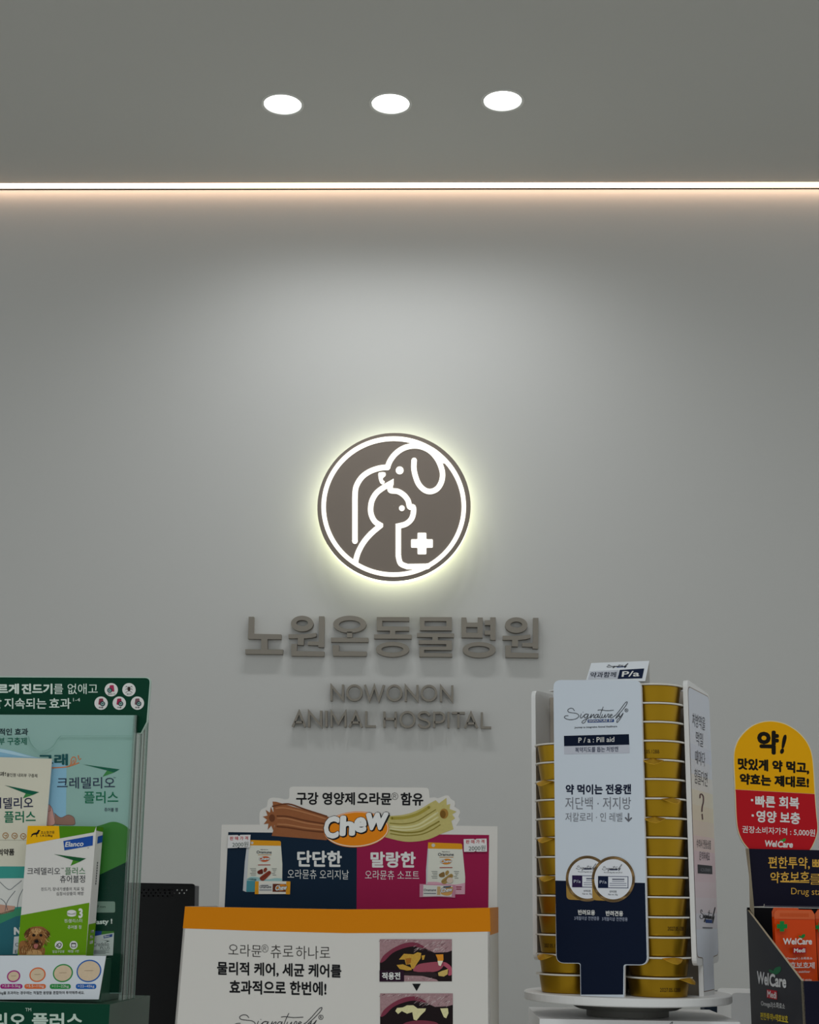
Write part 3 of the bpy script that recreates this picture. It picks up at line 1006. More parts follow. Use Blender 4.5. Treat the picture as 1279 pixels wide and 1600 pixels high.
m.poly([sd(0, 0.745), sd(1, 0.735), sd(1, 1), sd(0, 1)], LG)
m.poly([sd(0, 0.0), sd(1, 0.0), sd(1, 0.035), sd(0, 0.03)], GD)
m.poly([sd(0.3, 0.075), sd(1, 0.06), sd(1, 0.115), sd(0.3, 0.13)], mat('#1d4fa5', 0.45))
for i in range(9):
    m.poly([sd(0.5, 0.27 + i * 0.02), sd(0.62, 0.27 + i * 0.02), sd(0.62, 0.284 + i * 0.02), sd(0.5, 0.284 + i * 0.02)], DG)
for i in range(3):
    m.poly([sd(0.35, 0.79 + i * 0.04), sd(0.8, 0.787 + i * 0.04), sd(0.8, 0.81 + i * 0.04), sd(0.35, 0.813 + i * 0.04)], PAPER)
m.build('carton_body', cart)

# ------------------------------------------------------------------ black monitor behind
fmn = Face(at_depth(260, 1400, 1.93), 4.0)
mon = thing('computer_monitor', (fmn.at(180, 1500) + fmn.D * 0.03).to_2d().to_3d() + Vector((0, 0, CT)), 'black monitor back with rows of small vent holes, between green display and orange carton', 'monitor')
km = crop(180, 1360, 320, 933)
m = MB()
BL = mat('#07070a', 0.42, bump=0.1, scale=900, spec=0.3)
holes = []
for r in range(3):
    for c in range(11 if r != 1 else 10):
        cx, cy = 250 + c * 49 + (24 if r == 1 else 0), 203 + r * 31 + c * 0.3
        if r == 2 and c > 7:
            continue
        holes.append(km(ell(cx, cy, 9, 9, 8)))
out = quad_round([(30, 1376), (304, 1381), (298.5, 1640), (12, 1640)], [6, 5, 0, 0])
fmn.board(m, [out] + [h for h in holes], 0.004, BL)
m.build('rear_shell', mon)
m = MB()
fmn.back(0.0045).board(m, [(31, 1378), (270, 1381), (268, 1640), (13, 1640)], 0.016, mat('#050506', 0.6))
fmn.back(0.0045).board(m, [(268, 1402), (303, 1402), (298, 1640), (266, 1640)], 0.016, mat('#050506', 0.6))
m.build('panel', mon)
m = MB()
fmn.back(0.0002).board(m, [[(304.1, 1384), (304.9, 1385), (299.4, 1640), (298.6, 1640)]], 0.021, mat('#4a4a4e', 0.3))
m.build('side_frame', mon)
m = MB()
c = fmn.at(150, 1640) + fmn.D * 0.01
m.box((c.x, c.y, (c.z + CT) / 2 + 0.005), 0.05, 0.016, c.z - CT, BL)
m.box((c.x, c.y, CT + 0.005), 0.2, 0.16, 0.01, BL)
m.build('stand', mon)
# ================================================================== orange and white chew carton in the middle
AZC = 5.4
fo = Face(at_depth(530, 1500, 1.36), AZC)
kf, ka, kb = crop(280, 1400, 800), crop(340, 1220, 560), crop(560, 1220, 780)
kt, kp, kz = crop(330, 1450, 560), crop(580, 1450, 790), crop(340, 1220, 780)
kl, kr, ke = crop(340, 1300, 560), crop(560, 1300, 790), crop(480, 1255, 640)
kbag, kpk = crop(370, 1300, 470), crop(640, 1300, 780)
ORA = mat('#d98300', 0.45)
CARD = mat('#dad7d2', 0.5)
box = thing('chew_carton', drop(fo.at(530, 1600)) + fo.D * 0.06, 'white carton with orange band, dog teeth photos and a die-cut blue and pink header', 'box')
m = MB()
top = [fo.at(289, 1416.3), fo.at(420, 1418.8), fo.at(540, 1420.8), fo.at(660, 1420.4), fo.at(765, 1418.3)]
bl, br = down(fo, fo.at(276, 1600)), down(fo, fo.at(768, 1600))
bl -= fo.u * 0.012
dep = fo.D * 0.115
m.prism(top + [br, bl], -fo.n * 0.002, CARD)
fo.ink(m, [(289, 1416.3), (420, 1418.8), (540, 1420.8), (660, 1420.4), (765, 1418.3), (766, 1455.6), (660, 1457.5), (540, 1458), (400, 1454.5), (285.6, 1450.5)], ORA, 1)
TX = mat('#2b2926', 0.5)
fo.text(m, '오라뮨', *kt.p(148, 240), *kt.p(436, 255), 106 * kt.s, TX, 2, -0.008)
fo.text(m, '®', *kt.p(436, 212), *kt.p(496, 214), 70 * kt.s, TX, 2, -0.01)
fo.text(m, '츄로', *kt.p(516, 262), *kt.p(712, 262), 116 * kt.s, TX, 2, -0.008)
fo.text(m, '하나로', *kt.p(735, 270), *kt.p(1032, 272), 114 * kt.s, TX, 2, -0.008)
fo.text(m, '물리적 케어, 세균 케어를', *kt.p(50, 412), *kt.p(1130, 438), 122 * kt.s, INKB, 2, 0.028)
fo.text(m, '효과적으로 한번에!', *kt.p(158, 574), *kt.p(1000, 588), 122 * kt.s, INKB, 2, 0.028)
signature(fo, m, lambda a, b: kt.p(205 + (a - 137) * 1.205, 690 + (b - 490) * 1.0), 1.1, mat('#3a3b3f'))


def photo(F, m, k, x0, y0, x1, y1, after):
    PK = mat('#a58488', 0.55, mottle=0.3, scale=700)
    F.ink(m, k([(x0, y0), (x1, y0), (x1, y1), (x0, y1)]), mat('#1d1215', 0.5), 2)
    dx, dy = (5, 515) if after else (0, 0)

    def s(pts):
        return k([(min(x1, max(x0, a + dx)), min(y1, max(y0, b + dy))) for a, b in pts])
    F.ink(m, s([(0, 0), (900, 0), (900, 215), (720, 230), (600, 235), (500, 190), (420, 150), (330, 155), (240, 195), (160, 250), (110, 300), (70, 330)]), PK, 3)
    F.ink(m, s(smooth([(85, 330), (110, 270), (180, 210), (260, 165), (340, 140), (430, 140), (520, 190), (470, 190), (400, 175), (300, 195), (200, 240), (130, 310)], 3, True)), mat('#7d3548', 0.4), 4)
    if after:
        return
    F.ink(m, s(smooth([(400, 410), (440, 350), (530, 330), (640, 322), (690, 345), (650, 400), (560, 420)], 3, True)), mat('#a04e5e', 0.35), 4)
    F.ink(m, s(smooth([(640, 340), (700, 325), (760, 370), (768, 440), (730, 450), (735, 400), (690, 360)], 3, True)), mat('#b5566a', 0.35), 4)
    F.ink(m, s([(310, 450), (480, 455), (620, 490), (640, 600), (80, 600), (80, 450)]), PK, 3)
    F.ink(m, s(smooth([(310, 425), (450, 420), (560, 415), (630, 440), (600, 470), (470, 455), (320, 450)], 3, True)), mat('#2c2023', 0.35), 4)


photo(fo, m, kp, 80, 106, 766, 508, False)
TE1, TE2, TE3 = mat('#c79a3e', 0.4, mottle=0.3, scale=900), mat('#a86a22', 0.4), mat('#ded7a4', 0.4, mottle=0.15, scale=600)
fo.ink(m, kp([(262, 300), (310, 245), (400, 250), (440, 230), (475, 238), (468, 290), (440, 330), (405, 385), (385, 390), (370, 345), (330, 350), (318, 300)]), TE1, 5)
fo.ink(m, kp([(240, 352), (300, 345), (380, 378), (384, 400), (340, 405), (270, 390)]), TE1, 5)
fo.ink(m, kp([(325, 290), (380, 285), (375, 330), (335, 350)]), TE2, 6)
fo.ink(m, kp([(478, 262), (512, 258), (500, 300), (485, 305)]), TE1, 5)
fo.ink(m, kp([(612, 252), (684, 250), (686, 300), (660, 362), (640, 355), (628, 290)]), mat('#e0912c', 0.4), 5)
fo.ink(m, kp([(630, 312), (682, 312), (660, 362), (640, 355)]), mat('#ece6cc', 0.4), 6)
fo.ink(m, kp([(634, 425), (670, 408), (730, 390), (725, 440), (690, 462), (640, 455)]), mat('#cdb064', 0.4), 5)
fo.ink(m, kp([(78, 402), (312, 402), (312, 510), (78, 510)]), mat('#2a1226', 0.5), 6)
fo.text(m, '적용전', *kp.p(102, 492), *kp.p(276, 490), 70 * kp.s, PAPER, 7, 0.03)
fo.ink(m, kp([(388, 530), (470, 530), (430, 600)]), INKB, 2)
photo(fo, m, kp, 83, 622, 775, 1100, True)
fo.ink(m, kp([(228, 790), (245, 760), (300, 755), (340, 735), (400, 735), (440, 765), (520, 765), (512, 790), (470, 830), (430, 880), (402, 870), (390, 800), (340, 815), (290, 790), (255, 818)]), TE3, 5)
fo.ink(m, kp([(655, 765), (728, 762), (734, 810), (712, 858), (690, 848), (668, 800)]), TE3, 5)
fo.ink(m, kp(smooth([(300, 914), (420, 880), (560, 885), (640, 914), (640, 1000), (300, 1000)], 3, True)), mat('#7a3444', 0.35), 4)
rh = random.Random(9)
HA = [mat(c, 0.6) for c in ('#cdb6b8', '#e0d4d2', '#8f6a70', '#b5989c', '#6d4a50')]
for i in range(190):
    dy0 = 515 if i % 2 else 0
    if rh.random() < 0.62:
        x, y = rh.uniform(440, 750), rh.uniform(118, 205)
        dx, dy = rh.uniform(-46, -18), rh.uniform(14, 34)
    elif rh.random() < 0.6:
        x, y = rh.uniform(90, 420), rh.uniform(112, 130)
        dx, dy = rh.uniform(-30, -8), rh.uniform(4, 14)
    elif not dy0:
        x, y = rh.uniform(330, 600), rh.uniform(466, 490)
        dx, dy = rh.uniform(-30, 6), rh.uniform(8, 16)
    else:
        continue
    fo.line(m, kp([(x, y + dy0), (x + dx * 0.5, y + dy * 0.4 + dy0), (x + dx, y + dy + dy0)]), rh.uniform(2, 4) * kp.s, HA[rh.randrange(5)], 4, caps=False)
m.build('front_panel', box)
m = MB()
q = [top[-1], br]
e = q[0] + dep
e2 = q[1] + dep
m.prism([q[0], e, e2, q[1]], -fo.u * 0.002, mat('#d6d2ca', 0.5))
n2 = fo.u
band = 0.0243
w1 = [q[0] + n2 * 0.0002, e + n2 * 0.0002, e + n2 * 0.0002 - Vector((0, 0, band)), q[0] + n2 * 0.0002 - Vector((0, 0, band))]
m.poly(w1, ORA)
for i, (a0, a1, z0, z1) in enumerate(((0.055, 0.08, 0.05, 0.062), (0.05, 0.085, 0.066, 0.076), (0.05, 0.085, 0.095, 0.105), (0.048, 0.09, 0.108, 0.1085), (0.055, 0.08, 0.118, 0.124))):
    p = lambda s, h: q[0] + dep * (s / 0.115) + n2 * 0.0002 - Vector((0, 0, h))
    m.poly([p(a0, z0), p(a1, z0), p(a1, z1), p(a0, z1)], mat('#77736d', 0.6))
m.build('side_panel', box)
m = MB()
m.prism([top[0], top[0] + dep, bl + dep, bl], fo.u * 0.002, CARD)
m.build('side_panel', box)
m = MB()
m.prism([bl + dep, br + dep, e, top[0] + dep], fo.n * 0.002, CARD)
m.build('rear_panel', box)
# die-cut header rising out of the carton
fd = Face(fo.p + fo.D * 0.1085, AZC, 0.0)
m = MB()
outl = ka([(36, 398), (382, 399), (378, 330), (380, 290), (396, 262), (445, 236), (455, 178), (472, 158), (500, 152), (560, 156), (610, 170), (640, 166), (650, 148), (650, 80), (658, 60), (680, 52)]) \
    + kb([(600, 62), (626, 66), (638, 82), (645, 155), (690, 148), (716, 160), (745, 150), (790, 132), (820, 136), (838, 165), (872, 186), (876, 212), (870, 236), (915, 265), (922, 290), (906, 328), (920, 352), (888, 408), (1262, 414)]) \
    + [(776.5, 1425), (775, 1440), (341, 1440), (341.7, 1418)]
fd.board(m, outl, 0.0025, CARD, mat('#d5d2cb', 0.6))
NV, PKC = mat('#0b2338', 0.5), mat('#9c1a4a', 0.5)
fd.ink(m, kz([(48, 233), (632, 240), (630, 640), (28, 640)]), NV, 1)
fd.ink(m, kz([(632, 240), (1232, 246), (1228, 640), (630, 640)]), PKC, 1)
fd.text(m, '구강 영양제', *ka.p(712, 218), *ka.p(1246, 220), 116 * ka.s, INKB, 2, 0.028)
fd.text(m, '오라뮨', *kb.p(-12, 216), *kb.p(300, 222), 114 * kb.s, INKB, 2, 0.028)
fd.text(m, '®', *kb.p(298, 172), *kb.p(360, 174), 66 * kb.s, INKB, 2, -0.01)
fd.text(m, '함유', *kb.p(382, 224), *kb.p(588, 226), 118 * kb.s, INKB, 2, 0.028)
# printed chew sticks
BR, BRD, BRL = mat('#9a5f3b', 0.55, mottle=0.12, scale=300), mat('#6f3f26', 0.6), mat('#b97d54', 0.55)
star = [(495 + (95 if i % 2 == 0 else 52) * math.cos(math.radians(i * 18 + 10)) * 0.9, 345 + (112 if i % 2 == 0 else 62) * math.sin(math.radians(i * 18 + 10))) for i in range(20)]
fd.ink(m, ka([(498, 188), (530, 190), (1010, 328), (990, 540), (780, 522), (490, 500), (520, 400)]), BR, 2)
fd.ink(m, ka(star), BR, 3)
for c, col in (([(530, 250), (620, 248), (800, 290), (980, 345)], BRL), ([(540, 320), (640, 325), (800, 362), (960, 388)], BRD), ([(545, 340), (640, 345), (800, 384), (960, 406)], BRL),
               ([(540, 415), (640, 425), (800, 450), (960, 466)], BRD), ([(545, 395), (640, 400), (800, 428), (960, 446)], BRL), ([(500, 232), (640, 210), (800, 262), (990, 322)], BRD)):
    fd.line(m, ka(smooth(c, 5)), 13 * ka.s, col, 4)
fd.ink(m, ka(ell(494, 338, 27, 34, 20)), BRD, 5)
YL, YLD, YLL = mat('#c4b874', 0.55, mottle=0.1, scale=300), mat('#8d8138', 0.6), mat('#dcd5a0', 0.55)
fd.ink(m, kb(smooth([(270, 320), (380, 312), (480, 290), (570, 250), (640, 208), (700, 176)], 4) + [(730, 205), (798, 155), (800, 220), (832, 210), (826, 256), (890, 280), (850, 305), (876, 342), (842, 365), (862, 440), (735, 488)]
              + smooth([(735, 488), (640, 530), (520, 552), (400, 550), (240, 512)], 4)), YL, 2)
for c, col, w_ in (([(285, 385), (400, 392), (520, 370), (640, 300), (700, 262)], YLD, 9), ([(290, 415), (420, 422), (540, 400), (640, 340), (715, 290)], YLL, 18), ([(290, 450), (420, 470), (560, 460), (660, 410), (730, 370)], YLD, 14),
                   ([(285, 435), (420, 448), (540, 430), (640, 380), (720, 330)], YLL, 14), ([(290, 480), (420, 498), (560, 488), (660, 450), (740, 400)], YLD, 10), ([(300, 340), (420, 335), (540, 300), (640, 240)], mat('#a89a42', 0.6), 26)):
    fd.line(m, kb(smooth(c, 5)), w_ * kb.s, col, 3)
fd.ink(m, kb(ell(776, 298, 38, 46, 24)), mat('#a97f3c', 0.6), 4)
fd.ink(m, kb(ell(766, 304, 25, 36, 20)), mat('#7d5a24', 0.6), 5)
# orange oval with the white lettering
fd.ink(m, ke(ell(610, 328, 408, 224, 56, rot=-3)), mat('#e87a1e', 0.5), 4)
fd.ink(m, ke(ell(610, 328, 402, 217, 56, rot=-3)), mat('#f3dcc0', 0.5), 5)
fd.ink(m, ke(ell(612, 324, 390, 207, 56, rot=-3)), mat('#ec8a14', 0.5), 6)


def chew_word(F, m, k, sc=None):
    f = sc or (lambda a, b: k.p(a, b))
    s = k.s if sc is None else abs(f(1, 0)[0] - f(0, 0)[0])
    for lay, dx, dy, wt, grow, col in ((7, 10, 12, 0.075, 14, INKB), (7, 0, 0, 0.075, 14, INKB), (8, 0, 0, 0.05, 0, mat('#eeeeec', 0.45))):
        for ch, x0, x1, yb, h, it in (('C', 200, 392, 446, 282, 0.06), ('h', 402, 596, 412, 256, 0.04), ('e', 578, 738, 372, 196, 0.04), ('w', 708, 994, 342, 222, 0.12)):
            a, b = f(x0 - grow / 2 + dx, yb + grow / 2 + dy), f(x1 + grow / 2 + dx, yb + grow / 2 + dy - (0.03 * (x1 - x0)))
            F.text(m, ch, a[0], a[1], b[0], b[1], (h + grow) * s, col, lay, wt, it)


chew_word(fd, m, ke)
fd.text(m, '단단한', *kl.p(722, 314), *kl.p(1128, 318), 146 * kl.s, PAPER, 2, 0.035)
fd.text(m, '오라뮨츄 오리지날', *kl.p(634, 424), *kl.p(1190, 432), 86 * kl.s, PAPER, 2, -0.004)
fd.text(m, '말랑한', *kr.p(104, 310), *kr.p(496, 312), 140 * kr.s, PAPER, 2, 0.035)
fd.text(m, '오라뮨츄 소프트', *kr.p(56, 412), *kr.p(526, 416), 80 * kr.s, PAPER, 2, -0.004)
# printed bags and sachets
BAG, GOLD = mat('#dcdcd0', 0.5), mat('#e09a1c', 0.5)


def bag(k, P, blue):
    fd.ink(m, k(P['body']), BAG, 2)
    fd.ink(m, k(P['side']), mat('#c5c8cc', 0.5), 3)
    fd.ink(m, k(P['top']), GOLD, 3)
    fd.ink(m, k(ell(*P['dot'], P['r'], P['r'], 14)), mat('#c9c6c0', 0.5), 4)


BAGT = mat('#2c3440', 0.5)
bag(kbag, dict(body=[(275, 160), (860, 178), (880, 200), (882, 290), (908, 640), (905, 1000), (900, 1190), (190, 1200), (120, 1172), (160, 600), (195, 300)],
               side=[(195, 310), (240, 310), (190, 1198), (120, 1172), (160, 600)], top=[(275, 160), (860, 178), (880, 198), (878, 276), (268, 266)], dot=(305, 218), r=28), True)
TEAL = mat('#4a93a0', 0.5)
fd.ink(m, kbag([(198, 945), (290, 925), (390, 935), (390, 1195), (188, 1198)]), TEAL, 3)
fd.ink(m, kbag(smooth([(198, 940), (300, 890), (450, 910), (600, 945), (780, 920), (900, 930)], 4) + [(905, 985), (380, 985), (198, 985)]), mat('#9cc3c4', 0.5), 3)
fd.ink(m, kbag([(198, 975), (380, 975), (380, 1195), (188, 1198)]), TEAL, 4)


def bagprint(k, cx, cy, s, blue):
    def T(a, b):
        return k.p(cx + a * s, cy + b * s)
    fd.text(m, 'Signature', *T(-75, -38), *T(78, -36), 20 * s * k.s, BAGT, 5, 0.02, 0.1)
    fd.text(m, 'Oramune', *T(-150, 30), *T(150, 32), 58 * s * k.s, BAGT, 5, 0.015)
    fd.line(m, [T(-120, 56), T(140, 56)], 9 * s * k.s, mat('#b5791f'), 5)
    fd.ink(m, [T(*p) for p in ell(15, 140, 98, 55, 24, rot=-6)], mat('#cf5a2a' if blue else '#d88a2e', 0.5), 5)
    fd.text(m, 'Chew', *T(-108, 172), *T(118, 160), 68 * s * k.s, mat('#4a2018'), 6, 0.09, 0.1)
    fd.text(m, 'Chew', *T(-104, 168), *T(114, 157), 60 * s * k.s, PAPER, 7, 0.04, 0.1)
    fd.line(m, [T(-115, 258), T(120, 256)], 16 * s * k.s, mat('#a5443c'), 5)
    for sx, x0, x1 in ((-1, -275, -165), (1, 158, 250)):
        for i in range(5):
            fd.line(m, [T(x0 + (i % 3) * 16, 330 + i * 32), T(x1 - (0 if sx < 0 else (i * 13) % 40), 331 + i * 32)], 11 * s * k.s, mat('#8f938e'), 5)
    c1, c2 = ('#8a3a26', '#6b2618') if blue else ('#a8894e', '#86683a')
    fd.ink(m, [T(*p) for p in smooth([(-135, 390), (-60, 345), (-30, 350), (-25, 430), (-110, 440)], 3, True)], mat(c2, 0.5), 5)
    fd.ink(m, [T(*p) for p in smooth([(-10, 345), (35, 310), (62, 345), (30, 400), (-5, 400)], 3, True)], mat(c1, 0.5), 5)
    fd.ink(m, [T(*p) for p in smooth([(-85, 510), (0, 440), (100, 375), (140, 410), (120, 450), (30, 540), (-20, 575), (-70, 560)], 3, True)], mat(c1, 0.5), 6)
    fd.line(m, [T(-60, 530), T(110, 410)], 10 * s * k.s, mat(c2, 0.5), 7)


bagprint(kbag, 545, 400, 1.0, True)
bag(kpk, dict(body=[(262, 148), (735, 166), (748, 185), (752, 250), (790, 640), (786, 888), (640, 890), (232, 745), (232, 540), (250, 330)],
              side=[(255, 240), (268, 240), (250, 745), (232, 745), (232, 540), (248, 340)], top=[(262, 148), (735, 166), (748, 185), (750, 246), (258, 236)], dot=(336, 190), r=26), False)
fd.ink(m, kpk(smooth([(250, 715), (380, 712), (520, 740), (660, 750), (788, 725)], 4) + [(786, 888), (640, 888), (250, 745)]), mat('#d9a6b6', 0.5), 3)
bagprint(kpk, 515, 318, 0.74, False)
fd.ink(m, kpk(ell(572, 690, 46, 42, 20)), mat('#d8c3b4', 0.5), 8)
fd.line(m, kpk([(665, 785), (735, 785)]), 14 * kpk.s, mat('#9a3050'), 5)
fd.line(m, kpk([(668, 815), (730, 815)]), 14 * kpk.s, mat('#9a3050'), 5)
# two bar packs
fd.ink(m, kbag([(368, 985), (450, 978), (990, 985), (1074, 988), (1064, 1246), (980, 1240), (440, 1240), (360, 1242)]), mat('#e6e2d8', 0.4), 8)
fd.ink(m, kbag([(368, 985), (440, 985), (436, 1242), (360, 1242)]), GOLD, 9)
fd.ink(m, kbag([(990, 988), (1074, 988), (1064, 1246), (980, 1246)]), GOLD, 9)
fd.ink(m, kbag([(455, 1040), (720, 1035), (716, 1182), (450, 1180)]), mat('#d9d9d6', 0.5), 9)
fd.ink(m, kbag([(720, 1035), (985, 1040), (980, 1196), (716, 1195)]), mat('#6a3020', 0.5), 9)
fd.text(m, 'Oramune', *kbag.p(458, 1124), *kbag.p(690, 1122), 56 * kbag.s, BAGT, 10, 0.015)
fd.line(m, kbag([(500, 1068), (630, 1068)]), 14 * kbag.s, BAGT, 10)
fd.line(m, kbag([(460, 1160), (690, 1160)]), 14 * kbag.s, mat('#6a6f78'), 10)
fd.ink(m, kbag(ell(890, 1110, 112, 66, 24, rot=-8)), mat('#e08a2a', 0.5), 10)
fd.text(m, 'Chew', *kbag.p(762, 1180), *kbag.p(1006, 1160), 118 * kbag.s, mat('#3a1c14'), 11, 0.09, 0.1)
fd.text(m, 'Chew', *kbag.p(768, 1174), *kbag.p(1000, 1156), 106 * kbag.s, PAPER, 12, 0.04, 0.1)
fd.ink(m, kpk([(142, 742), (650, 760), (648, 938), (420, 925), (140, 930)]), mat('#c98aa0', 0.4), 8)
fd.ink(m, kpk([(196, 755), (610, 768), (598, 920), (400, 915), (190, 920)]), mat('#dcdcd6', 0.5), 9)
fd.ink(m, kpk([(392, 778), (440, 780), (436, 898), (390, 898)]), mat('#c9a877', 0.5), 10)
fd.text(m, 'Oramune', *kpk.p(200, 846), *kpk.p(376, 844), 36 * kpk.s, BAGT, 10, 0.015)
fd.line(m, kpk([(205, 876), (372, 878)]), 12 * kpk.s, mat('#6a6f78'), 10)
fd.ink(m, kpk(smooth([(445, 870), (520, 800), (615, 790), (600, 880), (540, 908), (470, 895)], 4, True)), mat('#d8a05a', 0.5), 10)
fd.ink(m, kpk([(480, 775), (590, 770), (585, 795), (480, 798)]), mat('#4a5566', 0.5), 10)
fd.text(m, 'Chew', *kpk.p(438, 872), *kpk.p(612, 852), 76 * kpk.s, mat('#5a3024'), 11, 0.09, 0.1)
fd.text(m, 'Chew', *kpk.p(443, 868), *kpk.p(607, 848), 66 * kpk.s, PAPER, 12, 0.04, 0.1)
m.build('header_card', box)
STK, RED, LCD = mat('#e2e0e0', 0.5), mat('#c4303c', 0.5), mat('#5c6b62', 0.5)
m = MB()
fs = Face(fd.p + fd.n * 0.0022, AZC, 0.0)
fs.board(m, ka([(95, 494), (182, 492), (194, 502), (206, 491), (298, 490), (290, 606), (198, 608), (188, 600), (178, 609), (88, 612)]), 0.0004, STK)
fs.text(m, '판 매 가 격', *ka.p(110, 540), *ka.p(276, 538), 34 * ka.s, RED, 2, 0.015)
fs.text(m, '2000원', *ka.p(133, 602), *ka.p(278, 598), 46 * ka.s, LCD, 2, 0.0)
m.build('price_sticker', box)
m = MB()
fs.board(m, kr([(912, 62), (1000, 60), (1012, 68), (1024, 59), (1112, 57), (1115, 170), (1028, 171), (1015, 164), (1004, 172), (915, 172)]), 0.0004, STK)
fs.text(m, '판 매 가 격', *kr.p(932, 102), *kr.p(1092, 98), 33 * kr.s, RED, 2, 0.015)
fs.text(m, '2000원', *kr.p(956, 164), *kr.p(1102, 160), 45 * kr.s, LCD, 2, 0.0)
m.build('price_sticker', box)
# ================================================================== revolving can tower
TZ = 1.47
ax0 = at_depth(976, 1400, TZ)
AX = Vector((ax0.x, ax0.y, 0))
AF = 23.0
RA = 0.0815
ff = Face((0, 0, 0), AF)
ff.p = AX - ff.D * RA + Vector((0, 0, 1.4))
fr = Face((0, 0, 0), AF - 90)
fr.p = AX - fr.D * RA + Vector((0, 0, 1.4))
frl = Face((0, 0, 0), AF + 90)
frl.p = AX - frl.D * RA + Vector((0, 0, 1.4))
q1, q2, q3, q4 = crop(860, 1020, 1060), crop(860, 1190, 1060), crop(860, 1330, 1030), crop(820, 1440, 1160)
q5, q6, q7 = crop(1050, 1050, 1140, 655), crop(1050, 1270, 1150, 552), crop(820, 1300, 1160)
Z0 = ff.at(945, 1557).z          # top of the turning plate
ZT = ff.at(930, 1063).z          # top edge of the panels
tower = thing('can_tower', AX + Vector((0, 0, Z0 - 0.022)), 'tall white revolving can stand with a navy footed front panel, on a white plinth box', 'display')
PVC = mat('#e6e6e6', 0.4)
m = MB()
PR = 0.101
m.lathe(AX + Vector((0, 0, Z0)), [(0.0001, 0), (PR - 0.001, 0), (PR, -0.001), (PR, -0.0068), (PR - 0.001, -0.0078), (0.0001, -0.0078)], PVC, 72)
m.build('turning_plate', tower)
m = MB()
GR = mat('#6a6a66', 0.5)
m.lathe(AX + Vector((0, 0, Z0 - 0.0078)), [(0.0001, 0), (0.056, 0), (0.056, -0.004), (0.049, -0.0075), (0.0001, -0.0075)], GR, 48)
m.lathe(AX + Vector((0, 0, Z0 - 0.0153)), [(0.0001, 0), (0.040, 0), (0.040, -0.0065), (0.0001, -0.0065)], mat('#7c7b76', 0.5), 48)
m.build('swivel_ring', tower)

FPW = mat('#d4dde8', 0.35)
NVY = mat('#02122c', 0.4)
PT = 0.0045
m = MB()
outp = quad_round([(864.2, 1062.5), (1000.8, 1062.5), (1011.8, 1508.3), (975, 1508), (974.6, 1556), (906.6, 1556), (906, 1505.5), (868.6, 1505)], [12, 12, 13, 4, 0, 0, 4, 13])
pts = ff.loop(outp)
for p in pts:
    if p.z < Z0 + 0.004:
        p.z = Z0
m.prism(pts, ff.D * PT, FPW, PVC, PVC)
ff.ink(m, [(867.2, 1375.8), (1007.3, 1379.6)] + quad_round([(1007.3, 1379.6), (1010.4, 1507.2), (973.8, 1506.8), (973.2, 1554), (907.4, 1554), (906.8, 1504.6), (869.4, 1504.2), (867.2, 1375.8)], [0, 12, 4, 0, 0, 4, 12, 0]), NVY, 1)
SG = mat('#23252b', 0.5)
signature(ff, m, lambda a, b: q1.p(a, b), 0.85, SG)
BLU = mat('#1c3f80', 0.5)
ff.ink(m, q1([(370, 668), (632, 662), (632, 692), (370, 698)]), BLU, 2)
ff.text(m, 'SIGNATURE BY', *q1.p(380, 692), *q1.p(622, 687), 20 * q1.s, PAPER, 3, 0.01)
ff.text(m, 'Journey to Integrative Animal Healthcare', *q1.p(238, 760), *q1.p(664, 748), 22 * q1.s, SG, 2, 0.015)
ff.ink(m, q1([(133, 830), (781, 813), (786, 918), (135, 933)]), NVY, 2)
ff.text(m, 'P / a : Pill aid', *q1.p(278, 900), *q1.p(636, 890), 52 * q1.s, PAPER, 3, 0.006)
ff.ink(m, q1([(135, 935), (786, 920), (788, 1002), (136, 1014)]), mat('#c3c6d2', 0.5), 2)
ff.text(m, '복약지도를 돕는 처방캔', *q1.p(246, 996), *q1.p(676, 988), 52 * q1.s, mat('#26314f'), 3, 0.012)
ff.text(m, '약 먹이는 전용캔', *q2.p(150, 331), *q2.p(804, 327), 103 * q2.s, mat('#141c36'), 2, 0.035)
GY = mat('#72747c', 0.5)
ff.text(m, '저단백 · 저지방', *q2.p(146, 478), *q2.p(802, 478), 124 * q2.s, GY, 2, -0.003)
ff.text(m, '저칼로리 · 인 레벨', *q2.p(148, 600), *q2.p(716, 600), 90 * q2.s, GY, 2, -0.003)
ff.line(m, q2([(778, 515), (778, 592)]), 15 * q2.s, GY, 2, caps=False)
ff.line(m, q2([(748, 562), (778, 594), (806, 564)]), 15 * q2.s, GY, 2)
